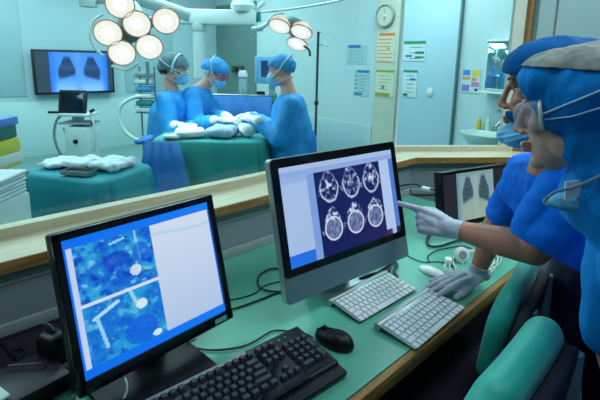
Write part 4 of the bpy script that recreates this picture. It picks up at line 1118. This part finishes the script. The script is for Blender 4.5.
build('dial', MB().lathe([(0, 0), (.024, 0), (.022, .02), (0, .02)], 18, Matrix.Translation((.02, -.14, .57)) @ Matrix.Rotation(PI/2, 4, 'X')), M_black, bx_)
build('push_handle', MB().tube([(-.16, -.08, .87), (-.27, -.1, .87)], .014, 10), M_black, ct)
build('side_knob', MB().tube([(.16, -.06, .88), (.2, -.08, .90)], .018, 10), M_black, ct)
build('side_knob', MB().tube([(.16, -.06, .755), (.19, -.08, .755)], .018, 10), M_black, ct)
build('cable_loop', MB().tube(smooth_path([V((-.12, -.06, 0.85)), V((-.2, -.08, 0.78)), V((-.24, -.08, 0.60)), V((-.2, -.06, 0.40)), V((-.14, -.05, 0.32)), V((-.1, -.05, 0.50)), V((-.14, -.06, 0.70))]), .014, 8), M_grey, ct)
build('cable_loop', MB().tube(smooth_path([V((.15, -.06, 0.85)), V((.19, -.08, 0.75)), V((.2, -.08, 0.60)), V((.17, -.06, 0.45))]), .012, 8), M_cablew, ct)
build('base', MB().box((0, 0, .1), (.4, .36, .06), bev=.015), M_grey, ct)
for sx in (-1, 1):
    for sy in (-1, 1): build('caster', MB().tube([(sx*.16-.015, sy*.14, .035), (sx*.16+.015, sy*.14, .035)], .035, 14), M_darkp, ct)
hp_ = [pd(143, 96, 5.14), pd(132, 98, 5.1), pd(121, 106, 5.08), pd(119, 118, 5.06), pd(126, 132, 5.04), pd(140, 141, 5.02), pd(156, 145, 5.0), pd(168, 156, 4.98)]
hp_ = [V((q.x, q.y, q.z)) for q in hp_]
pw = pd(146, 105, 5.2)
rk = thing('supply_rack', 'slim rack of pale and teal supply packs seen left of the net-capped assistant', 'rack', (pw.x, pw.y, 0), ROTV)
build('rack_post', MB().tube([(-.08, .06, 0), (-.08, .06, 1.35)], .012, 8).tube([(.1, .06, 0), (.1, .06, 1.35)], .012, 8), M_steel, rk)
for i in range(6):
    build('rack_shelf', MB().box((0, 0, .80+i*.085), (.22, .16, .008)), M_steel, rk)
    build('supply_pack', MB().box((0, -.005, .835+i*.085), (.19, .15, .05), bev=.012), (M_pale, M_drape, M_white, M_scap, M_pale, M_grey)[i], rk)
build('breathing_hose', MB().tube(smooth_path([q for q in hp_]), .022, 12), M_pale, rk, True)

# ------------------------------------------------------------------ theatre: left stack by the window
sx0 = W(-1.525, 2.0, 0)
SD = 2.15
def zat(y, D=SD): return pd(8, y, D).z
trl = thing('storage_trolley', 'grey trolley carrying the coloured box stack at the left edge behind the window', 'trolley', (sx0.x, sx0.y+.03, 0), ROTV)
build('shelf_top', MB().box((0, 0, .870), (.30, .26, .02), bev=.005), M_grey, trl)
for sx in (-1, 1):
    for sy in (-1, 1): build('leg', MB().tube([(sx*.13, sy*.11, 0), (sx*.13, sy*.11, .865)], .014, 10), M_steel, trl)
zz = .881
for h_, m_, lab, w_, dx in ((.036, mat('royal_blue_box', rgb(24, 90, 190), .4), 'blue box at the bottom of the coloured stack', .20, -.05), (.016, mat('thin_yellow', rgb(206, 200, 60), .5), 'thin yellow box resting on the blue box of the stack', .25, .0), (.054, M_white, 'white box in the middle of the coloured stack', .26, .0), (.068, mat('yellow_box', rgb(214, 208, 62), .5), 'thick yellow box under the dark green box', .245, .0), (.066, mat('green_box', rgb(20, 106, 96), .5), 'dark green box near the top of the coloured stack', .235, -.005), (.042, mat('blue_tray', rgb(70, 130, 214), .3), 'shallow blue tray lying on top of the green box', .25, .0)):
    q = V((sx0.x, sx0.y+.03, 0))+RT*dx
    bxx = thing('box', lab, 'box', (q.x, q.y, zz), ROTV+random.uniform(-.05, .05), None)
    build('carton', MB().box((0, 0, h_/2), (w_, .24, h_-.001), bev=.006), m_, bxx)
    build('flap_seam', MB().box((0, -.1205, h_*.62), (w_*.9, .002, .003)), M_grey, bxx); zz += h_
qx = W(-1.305, 1.70, 0)
cr_o = thing('crate', 'pale grey crate with a black handle behind the window at the left edge', 'crate', (qx.x, qx.y, 0), ROTV)
zc_ = .879
build('crate_body', MB().box((0, 0, zc_/2+.16), (.24, .24, zc_-.32), bev=.015), M_pale, cr_o)
build('side_panel', MB().box((-.01, -.121, zc_-.12), (.17, .006, .10), bev=.002), M_white, cr_o); build('panel_edge', MB().box((-.01, -.123, zc_-.066), (.178, .008, .008), bev=.002).box((.075, -.123, zc_-.12), (.008, .008, .10), bev=.002), M_darkp, cr_o)
build('handle', MB().box((.085, -.128, zc_-.028), (.075, .02, .034), bev=.008), M_black, cr_o)
build('leg', MB().box((0, 0, .16), (.22, .2, .32), bev=.01), M_grey, cr_o)
zz = zc_
for i in range(6):
    q = V((qx.x, qx.y, 0))+RT*random.uniform(-.012, .012)
    pp = thing('folded_linen', ['white folded linen sheet at the bottom of the pile on the crate', 'white folded linen sheet second from the bottom on the crate', 'white folded linen sheet third from the bottom on the crate', 'white folded linen sheet third from the top on the crate', 'white folded linen sheet second from the top on the crate', 'white folded linen sheet topmost on the crate'][i], 'linen', (q.x, q.y, zz), ROTV+random.uniform(-.07, .07), 'folded linen on the crate')
    build('fold', MB().box((0, 0, .008), (.24, .23, .0145), bev=.008, seg=3), M_linen, pp); zz += .0162

# ------------------------------------------------------------------ theatre: lamps, beam, pole
def lamp(name, label, pix, D, nrm, rad, D_of, arm, hub_extra=()):
    n = V(nrm).normalized(); c0 = pd(D_of[0], D_of[1], D); cen = []
    for x, y in pix:
        q = ray(x, y); t = (c0-CAM).dot(n)/q.dot(n); cen.append(CAM+q*t)
    t = thing(name, label, 'lamp', tuple(c0))
    X = frame_of(n, UP)
    body_ = MB(); hub = sum(cen, V())/len(cen)-n*.09
    for c in cen: body_.tube([hub, c-n*.07], [.05, .035], 10)
    body_.ell(hub, (.12, .06, .12), X); build('hub', body_, M_lbody, t, True)
    for c in cen:
        Mx = Matrix.Translation(c) @ X.to_4x4() @ Matrix.Rotation(-PI/2, 4, 'X')     # local z = n
        rf = build('reflector', MB().lathe([(0, -.085), (rad*.55, -.075), (rad*.95, -.03), (rad*1.02, 0), (rad*.93, .004), (rad*.93, -.004), (0, -.004)], 30, Mx), M_rim, t, True)
        build('lens', MB().lathe([(rad*.42, .003), (rad*.93, .001), (rad*.93, -.003), (rad*.42, -.003), (rad*.42, .003)], 30, Mx), M_lens, rf, True)
        build('lens_centre', MB().lathe([(0, .007), (rad*.25, .006), (rad*.42, .002), (rad*.42, -.003), (0, -.003)], 24, Mx), M_lensh, rf, True)
    for path, r, m_ in arm: build('arm', MB().tube(smooth_path([V(q) for q in path]), r, 14), m_, t, True)
    for path, r, m_ in hub_extra: build('handle', MB().tube(smooth_path([V(q) for q in path]), r, 10), m_, t, True)
    return t, cen
D_ = 3.2
lamp('surgical_lamp', 'large six-lens operating lamp glowing warm white at upper left', [(108, 33), (137, 24), (122, 53), (149.5, 47), (120, 4.5), (166, 21)], D_, -FW*.86+RT*.30-UP*.36, .098, (138, 32),
     [([pd(140, 26, 3.42), pd(136, 8, 3.5), pd(120, -4, 3.55), pd(110, -30, 3.6)], .035, M_pale)],
     [([pd(103, 14, D_+.1), pd(93, 22, D_+.08), pd(90, 36, D_+.05), pd(95, 48, D_+.05), pd(103, 56, D_+.05)], .010, M_pale), ([pd(112, 66, D_), pd(127, 70, D_-.05), pd(138, 63, D_-.05)], .010, M_pale), ([pd(147, 62, D_), pd(148, 72, D_), pd(147, 84, D_)], .014, M_lbody)])
lamp('surgical_lamp', 'smaller three-lens operating lamp above the surgeon facing left', [(279.5, 26.4), (301.4, 32), (297, 44)], 3.9, -FW*.55-RT*.22-UP*.80, .098, (292, 34),
     [([pd(296, 24, 4.15), pd(278, 18, 4.2), pd(262, 27, 4.2), pd(252, 29, 4.2)], .022, M_pale), ([pd(262, 12, 4.4), pd(290, 9, 4.4), pd(332, 2, 4.4), pd(360, -6, 4.4)], .012, M_pale)],
     [([pd(304, 46, 3.9), pd(309, 50, 3.88), pd(310, 56, 3.86)], .010, M_darkp), ([pd(267, 22, 3.95), pd(274, 15, 3.95), pd(284, 13, 3.95)], .010, M_pale)])
bmn = thing('ceiling_beam', 'pale ceiling-hung equipment beam with a vertical drop column above the bending surgeon', 'beam', tuple(W(-.6, 4.6, 1.5)))
def boxbeam(p, q, w_, h_):
    d = (q-p); L = d.length; yaw = math.atan2(d.y, d.x)
    return MB().box((0, 0, 0), (L, w_, h_), M=Matrix.Translation((p+q)/2) @ Matrix.Rotation(yaw, 4, 'Z'), bev=.02)
BD = 4.6
pl_, pr_ = pd(176, 17.5, BD), pd(256, 17.5, BD); zb = (pl_.z+pr_.z)/2; pl_.z = pr_.z = zb
build('beam_body', boxbeam(pl_, pr_, .16, .15), M_pale, bmn, True)
dc = pd(198.5, 20, BD)
build('drop_collar', MB().lathe([(0, -.14), (.07, -.14), (.085, -.10), (.085, -.05), (0, -.05)], 28, Matrix.Translation((dc.x, dc.y, zb))), M_pale, bmn, True)
build('drop_column', MB().lathe([(0, -.62), (.06, -.62), (.064, -.1), (0, -.1)], 28, Matrix.Translation((dc.x, dc.y, zb))), M_pale, bmn, True)
ce = pd(243, 10, BD)
build('ceiling_column', MB().lathe([(0, .06), (.11, .06), (.13, .12), (.09, .2), (.08, HT-zb), (0, HT-zb)], 28, Matrix.Translation((ce.x, ce.y, zb))), M_pale, bmn, True)
build('side_bracket', MB().tube(smooth_path([pd(264, 2, BD), pd(255, 12, BD), pd(254, 24, BD), pd(254, 29, BD), pd(263, 29, BD)]), .022, 12), M_pale, bmn, True)
build('teal_cover', MB().tube([pd(258, 12, BD+.05), pd(259, 22, BD+.05)], [.03, .024], 12), M_drape, bmn, True)
ba = thing('ceiling_arm', 'broad pale ceiling arm sweeping down over the large operating lamp', 'arm', tuple(pd(150, 4, 3.9)))
ap = [pd(88, -3, 3.75), pd(112, -2, 3.8), pd(140, 0, 3.85), pd(166, 8, 3.95), pd(190, 16, 4.02)]
build('arm_shell', MB().tube(smooth_path(ap), [(.05, .06)]*33, 16), M_pale, ba, True)
build('arm_joint', MB().lathe([(0, -.08), (.07, -.08), (.08, 0), (.07, HT-ap[0].z), (0, HT-ap[0].z)], 24, Matrix.Translation(ap[0])), M_pale, ba, True)
ip = pd(317, 80, 3.75)
iv = thing('drip_stand', 'thin dark drip stand with hooks standing right of the surgeon facing left', 'stand', (ip.x, ip.y, 0))
build('pole', MB().tube([(0, 0, .08), (0, 0, 1.705)], .011, 12), mat('dark_steel', rgb(70, 90, 94), .4, metal=.5), iv)
for a in (0, 1):
    build('hook', MB().tube([W(0, 0, 1.70-.10*a), W(.06, 0, 1.695-.10*a), W(.08, 0, 1.685-.10*a), W(.085, 0, 1.70-.10*a)], .004, 8), M_steel, iv)
build('clamp', MB().box((0, 0, 1.1), (.03, .03, .035), bev=.006), M_darkp, iv)
for k in range(5):
    a = 2*PI*k/5; l = build('foot', MB().tube([(0, 0, .1), (.26*math.cos(a), .26*math.sin(a), .06)], .012, 8), M_steel, iv)
    build('caster', MB().tube([(.26*math.cos(a)-.01, .26*math.sin(a), .03), (.26*math.cos(a)+.01, .26*math.sin(a), .03)], .03, 12), M_darkp, l)

# ------------------------------------------------------------------ theatre: equipment behind the surgeons
p = pd(272, 70, 5.1)
am = thing('anaesthesia_machine', 'pale machine with a blue-lit display behind the surgeon facing left', 'machine', (p.x, p.y, 0), ROTV)
build('display_shell', MB().box((0, 0, p.z), (.40, .08, .32), bev=.02), mat('ice_blue_shell', rgb(120, 196, 236), .35), am)
painted('screen', .19, .22, 20, 22, lambda u, v: mix((26, 66, 130), (40, 80, 120), v) if inr(u, v, .12, .9, .06, .94) else (120, 180, 240), Matrix.Translation((-.055, -.042, p.z-.10)), .8, am)
build('cabinet', MB().box((.02, .1, .55), (.5, .4, .9), bev=.02), M_pale, am)
build('work_shelf', MB().box((-.05, -.1, .985), (.62, .4, .03), bev=.01), M_steel, am)
build('post', MB().box((0, .06, 1.15), (.08, .06, .36), bev=.01), M_pale, am)
build('vaporizer', MB().lathe([(0, 0), (.05, 0), (.055, .05), (.045, .1), (0, .1)], 20, Matrix.Translation((-.12, -.12, 1.0))), M_black, am)
build('vaporizer', MB().lathe([(0, 0), (.05, 0), (.055, .05), (.045, .08), (0, .08)], 20, Matrix.Translation((.02, -.14, 1.0))), M_drape, am)
build('drawer', MB().box((-.02, -.105, .92), (.2, .02, .06), bev=.004), mat('yellow_drawer', rgb(190, 180, 70), .5), am)
p = pd(243, 90, 4.7)
sj = thing('suction_jar', 'clear-topped pale suction canister on a stand between the two surgeons', 'canister', (p.x, p.y, 0))
zj = pd(243, 100, 4.7).z
build('jar', MB().lathe([(0, zj), (.04, zj), (.045, zj+.02), (.045, zj+.22), (.03, zj+.25), (0, zj+.25)], 22), mat('jar_glass', rgb(170, 200, 200), .1, trans=.3), sj)
build('lid', MB().lathe([(0, zj+.25), (.05, zj+.25), (.05, zj+.29), (.035, zj+.32), (0, zj+.32)], 22), M_white, sj)
build('stand_post', MB().tube([(0, 0, .05), (0, 0, zj)], .014, 10), M_steel, sj); build('stand_base', MB().lathe([(0, 0), (.18, 0), (.17, .04), (0, .05)], 24), M_grey, sj)
p = pd(240, 70, 6.2)
wu = thing('wall_unit', 'small dark wall unit in the dark recess behind the surgeons', 'unit', (XT-.06, 6.35, 1.28))
build('casing', MB().box((0, 0, 0), (.07, .30, .12), bev=.01), mat('unit_grey', rgb(56, 76, 74), .5), wu); build('front', MB().box((-.036, 0, 0), (.006, .12, .08), bev=.002), M_black, wu)
p = pd(226, 100, 5.6)
bc = thing('supply_cart', 'grey supply cart standing in the recess behind the middle surgeon', 'cart', (p.x+.1, p.y, 0), ROTV)
build('cart_body', MB().box((0, 0, .55), (.6, .4, .8), bev=.02), mat('cart_grey', rgb(120, 148, 146), .45), bc); build('cart_top', MB().box((0, 0, .965), (.64, .44, .03), bev=.01), M_pale, bc)
for i in range(3): d_ = build('drawer', MB().box((0, -.205, .32+i*.23), (.54, .02, .2), bev=.006), M_grey, bc); build('drawer_handle', MB().tube([(-.1, -.225, .37+i*.23), (.1, -.225, .37+i*.23)], .008, 8), M_steel, d_)
for sx in (-1, 1):
    for sy in (-1, 1): build('caster', MB().tube([(sx*.25-.015, sy*.15, .075), (sx*.25+.015, sy*.15, .075)], .075, 14), M_darkp, bc)

# ------------------------------------------------------------------ theatre: right wall posters, clock, sink
def wall_y(x, X=XT): return px(x, 60, X).y
def poster(label, rect, hdr, items, base=(214, 228, 224), X=None):
    X = X or XT
    x0, y0, x1, y1 = rect; a = px(x0, (y0+y1)/2, X); b = px(x1, (y0+y1)/2, X); zt_ = px((x0+x1)/2, y0, X).z; zb_ = px((x0+x1)/2, y1, X).z
    w_ = a.y-b.y; h_ = zt_-zb_
    t = thing('wall_notice', label, 'notice', (X-.001, (a.y+b.y)/2, (zt_+zb_)/2), -PI/2)      # local x along the wall, -y out of it
    build('sheet', MB().box((0, -.003, 0), (w_, .004, h_)), mat('paper%d' % base[0], rgb(*base), .5), t)
    if hdr: build('header_bar', MB().box((hdr[4]*w_ if len(hdr) > 4 else 0, -.0058, h_/2-h_*hdr[3]/2), (w_*(hdr[5] if len(hdr) > 5 else 1), .002, h_*hdr[3])), mat('ink%d_%d_%d' % hdr[:3], rgb(*hdr[:3]), .5), t)
    for k, (nm, c, rs) in enumerate(items):
        mb = MB()
        for (u0, v0, u1, v1) in rs: mb.box((((u0+u1)/2-.5)*w_, -.0055-.0003*k, (.5-(v0+v1)/2)*h_), ((u1-u0)*w_, .0016, (v1-v0)*h_))
        build(nm, mb, mat('ink%d_%d_%d' % c, rgb(*c), .5), t)
    return t
def lines(n, v0, v1, u0=.1, u1=.9, th=.03, jit=.25):
    r = random.Random(n*31+int(v0*100)); out = []
    for i in range(n):
        v = v0+(v1-v0)*i/max(1, n-1); out.append((u0, v, u1-jit*r.random(), v+th))
    return out
XC = XT-.041
poster('pale notice with a short blue header, upper of the two left of the cream column', (347, 45, 367, 64), (30, 110, 190, .16, -.12, .6), [('text_lines', (120, 164, 180), lines(4, .3, .86)), ('diagram', (140, 180, 190), [(.22, .35, .26, .9), (.78, .35, .82, .9)])], (164, 200, 202))
poster('pale notice with a blue header, lower of the two left of the cream column', (354, 70, 369, 96), (28, 118, 190, .10, .1, .8), [('text_lines', (110, 160, 180), lines(6, .2, .8, .35, .95, .035)), ('icons', (130, 120, 140), [(.1, .2, .24, .26), (.1, .36, .24, .42), (.1, .52, .24, .58), (.1, .68, .24, .74)]), ('footer_bar', (30, 140, 160), [(.05, .87, .6, .97)])], (166, 200, 202))
poster('notice of orange text lines on the cream column under the clock', (377, 33, 395, 62), (232, 130, 50, .09, .05, .85), [('text_lines', (226, 148, 80), lines(7, .2, .95, .06, .9, .03, .15)), ('diagram', (190, 140, 80), [(.6, .5, .72, .56)])], (216, 214, 190), XC)
poster('notice with a green header on the cream column below the orange one', (376, 70, 394, 97), (120, 170, 60, .08), [('text_lines', (150, 160, 140), lines(5, .2, .7, .15, .85, .025)), ('diagram', (60, 140, 150), [(.35, .58, .5, .7)]), ('footer_bar', (150, 150, 50), [(.0, .85, .8, .98)])], (214, 214, 192), XC)
poster('green-headed notice on the blue door, upper of the two beside the window joint', (404, 41, 425.5, 61), (30, 150, 100, .15), [('text_lines', (90, 150, 150), lines(3, .3, .85, .3, .9, .04)), ('icons', (40, 130, 90), [(.55, .52, .95, .64), (.55, .76, .95, .86)]), ('diagram', (60, 120, 170), [(.1, .7, .4, .8)])], (206, 224, 226), XC)
poster('narrow green-headed notice on the blue door, lower of the two beside the window joint', (403, 70, 417, 97), (30, 150, 100, .09), [('text_lines', (110, 160, 180), lines(5, .2, .8, .25, .9, .03)), ('icons', (50, 120, 180), [(.5, .3, .9, .38)]), ('footer_bar', (20, 130, 90), [(.05, .87, .4, .97)])], (206, 224, 226), XC)
poster('small colourful chart of squares on the wall left of the mirror cabinet', (461.5, 69, 480.5, 93), None, [('blue_square', (60, 140, 200), [(.06, .04, .45, .26)]), ('yellow_square', (220, 200, 70), [(.55, .04, .95, .30)]), ('orange_square', (220, 150, 90), [(.06, .32, .45, .44), (.55, .36, .8, .5)]), ('pink_square', (200, 120, 160), [(.55, .54, .95, .72)]), ('violet_square', (130, 120, 200), [(.06, .66, .45, .92)]), ('dark_mark', (60, 60, 80), [(.75, .8, .9, .9)])], (200, 216, 220))
q = px(386, 16, XC)
ck = thing('wall_clock', 'round pale wall clock at the top of the cream column', 'clock', (XC, q.y, q.z), -PI/2)
Mc_ = Matrix.Rotation(PI/2, 4, 'X')
build('rim', MB().lathe([(.11, 0), (.138, 0), (.138, .03), (.126, .042), (.118, .03), (.11, .03)], 40, Mc_), mat('clock_rim', rgb(150, 162, 150), .4), ck)
build('face', MB().lathe([(0, 0), (.118, 0), (.118, .028), (0, .028)], 40, Mc_), mat('clock_face', rgb(204, 208, 188), .4), ck)
build('hand', MB().box((0, -.031, .04), (.007, .003, .08)), M_grey, ck); build('hand', MB().box((.0, -.034, -.028), (.008, .003, .055)), M_grey, ck)
build('hub_cap', MB().lathe([(0, .03), (.022, .03), (.016, .042), (0, .044)], 16, Mc_), M_white, ck)
q = px(430, 92, XC)
sw = thing('light_switch', 'small pale wall switch on the blue door right of the green notices', 'switch', (XC, q.y, q.z), -PI/2)
build('plate', MB().box((0, -.005, 0), (.085, .01, .10), bev=.004), M_pale, sw); build('rocker', MB().box((0, -.012, 0), (.05, .006, .06), bev=.003), M_white, sw)
# wash basin
sy = px(490, 130, XT-.25).y
sk = thing('wash_basin', 'white wall-hung wash basin seen through the right window', 'basin', (XT, sy, 0), -PI/2)
zs = px(487, 134, XT-.3).z
bs = MB(); n = 40; prof = [(.04, -.19), (.16, -.15), (.27, -.04), (.285, .0), (.255, .0), (.235, -.02), (.14, -.10), (.02, -.12)]
vs = []; fs = []
for k in range(n):
    a = 2*PI*k/n
    for r, z in prof: vs.append(V((r*.98*math.cos(a), -.25+r*.85*math.sin(a), zs+z)))
kk = len(prof)
for k in range(n):
    for i in range(kk-1): fs.append((k*kk+i, ((k+1) % n)*kk+i, ((k+1) % n)*kk+i+1, k*kk+i+1))
fs.append(tuple(k*kk for k in range(n))); fs.append(tuple(k*kk+kk-1 for k in reversed(range(n))))
bs.add(vs, fs); bs.box((0, -.06, zs-.04), (.5, .12, .08), bev=.02)
build('bowl', bs, mat('porcelain', rgb(206, 228, 222), .12), sk); build('trap', MB().tube([(0, -.2, zs-.18), (0, -.2, zs-.4), (0, -.02, zs-.42)], .02, 10), M_steel, sk)
fz = zs
build('tap', MB().tube([(.14, -.0, fz+.20), (.14, -.10, fz+.20)], .03, 12).tube([(.04, -.09, fz+.20), (.24, -.09, fz+.20)], .025, 12).tube(smooth_path([V((.14, -.1, fz+.19)), V((.11, -.18, fz+.16)), V((.06, -.24, fz+.09)), V((.05, -.25, fz+.06))]), .014, 10), M_steel, sk)
build('tap_lever', MB().tube([(.05, -.09, fz+.20), (.0, -.13, fz+.22)], .016, 8), M_steel, sk); build('tap_lever', MB().tube([(.23, -.09, fz+.20), (.28, -.13, fz+.22)], .016, 8), M_steel, sk); build('tap_lever', MB().tube([(.14, -.09, fz+.22), (.16, -.11, fz+.29)], .016, 8), M_steel, sk)
def bottle(label, xpix, D_in, m_, h_, r_):
    q = px(xpix, 130, XT-.08)
    t = thing('soap_bottle', label, 'bottle', (XT-.07, q.y, zs), 0, None)
    build('bottle_body', MB().lathe([(0, 0), (r_, 0), (r_, h_*.7), (r_*.5, h_*.8), (0, h_*.8)], 18), m_, t)
    build('pump', MB().tube([(0, 0, h_*.78), (0, 0, h_), (-.03, 0, h_)], .007, 8), M_white, t)
bottle('yellow soap bottle on the left rim of the wash basin', 478, 0, mat('yellow_soap', rgb(214, 180, 50), .35), .13, .026)
bottle('clear white soap bottle on the basin rim right of the yellow bottle', 487.5, 0, M_pale, .15, .026)
# mirror cabinet
ya, yb = px(486.5, 70, XT-.1).y, px(486.5, 70, XT-.1).y-.75
z1_, z0_ = px(490, 42, XT-.1).z, px(490, 91, XT-.1).z
mc_ = thing('mirror_cabinet', 'mirror-fronted wall cabinet above the wash basin with a pale shelf', 'cabinet', (XT, (ya+yb)/2, (z1_+z0_)/2), -PI/2)
hh = z1_-z0_
build('cabinet_body', MB().box((0, -.06, 0), (.75, .12, hh), bev=.004), M_pale, mc_)
build('mirror_door', MB().box((-.19, -.125, 0), (.35, .012, hh-.03), bev=.003), mat('mirror', rgb(176, 222, 232), .06, metal=.9), mc_)
build('mirror_door', MB().box((.19, -.125, 0), (.35, .012, hh-.03), bev=.003), MATS['mirror'], mc_)
build('shelf', MB().box((0, -.1, -hh/2-.012), (.8, .2, .02), bev=.004), M_white, mc_); build('shelf', MB().box((0, -.08, hh/2+.01), (.77, .16, .02), bev=.004), M_white, mc_)

# ------------------------------------------------------------------ lights
def area(name, loc, size, power, col, rot=(0, 0, 0), sy=None, spread=PI):
    l = bpy.data.lights.new(name, 'AREA'); l.energy = power; l.color = col; l.size = size; l.spread = spread
    if sy: l.shape = 'RECTANGLE'; l.size_y = sy
    o = bpy.data.objects.new(name, l); COL.objects.link(o); o.location = loc; o.rotation_euler = rot; return o
TEAL = (.70, .97, 1.0)
def luminaire(name, label, loc, sx, sy, z, strength, col):
    t = thing(name, label, 'ceiling light', (loc[0], loc[1], z), 0)
    build('housing', MB().box((0, 0, -.015), (sx+.06, sy+.06, .03), bev=.004), M_white, t)
    build('diffuser', MB().box((0, 0, -.034), (sx, sy, .008)), mat('diffuser_'+name+'%.1f' % strength, (.8, .8, .8, 1), .5, emit=col+(1,), estr=strength), t)
for i, (x, y) in enumerate(((-.6, 3.0), (1.6, 3.9), (3.4, 2.4), (.8, 5.8), (3.2, 5.5))):
    area('theatre_light', (x, y, HT-.05), 1.4, 47, TEAL)
area('desk_room_light', (1.95, -.25, 2.55), .9, 38, (.72, .93, 1.0), (math.radians(-12), 0, 0))
area('desk_room_light', (-.3, -.9, 2.55), .9, 3, (.72, .88, 1.0))
area('desk_room_light', (.8, .4, 2.55), .5, 8, (.78, .95, 1.0))  # unseen fill added over the desk to brighten the faces
area('desk_room_light', (2.5, .1, 2.55), .5, 14, (.74, .95, 1.0))
def spot(name, loc, tgt, power, col, ang):
    l = bpy.data.lights.new(name, 'SPOT'); l.energy = power; l.color = col; l.spot_size = ang; l.spot_blend = .6; l.shadow_soft_size = .18
    o = bpy.data.objects.new(name, l); COL.objects.link(o); o.location = loc; o.rotation_euler = (V(tgt)-V(loc)).to_track_quat('-Z', 'Y').to_euler()
spot('operating_light', pd(150, 68, 3.3), W(-.75, 3.45, .95), 34, (.85, .97, 1.0), 1.5)
spot('operating_light', pd(291, 42, 3.75), W(-.5, 3.5, .95), 22, (.85, .97, 1.0), 1.4)
w = bpy.data.worlds.new('World'); bpy.context.scene.world = w; w.use_nodes = True
w.node_tree.nodes['Background'].inputs[0].default_value = (.3, .5, .55, 1); w.node_tree.nodes['Background'].inputs[1].default_value = .05

# ------------------------------------------------------------------ camera
cd = bpy.data.cameras.new('Camera'); cam = bpy.data.objects.new('Camera', cd); COL.objects.link(cam)
cx_ = RT*cR+(FW*sP+UP*cP)*sR; cy_ = -RT*sR+(FW*sP+UP*cP)*cR; cz_ = -(FW*cP-UP*sP)
Rc = Matrix((cx_, cy_, cz_)).transposed().to_4x4()
cam.matrix_world = Matrix.Translation(CAM) @ Rc
cd.sensor_width = 36; cd.lens = F_/600*36; cd.shift_x = 0; cd.shift_y = -(200-CY)/600; cd.clip_start = .02
sc_ = bpy.context.scene; sc_.camera = cam
sc_.view_settings.view_transform = 'Standard'; sc_.view_settings.look = 'None'; sc_.view_settings.gamma = 1; sc_.view_settings.use_curve_mapping = False
sc_.view_settings.exposure = 0.0
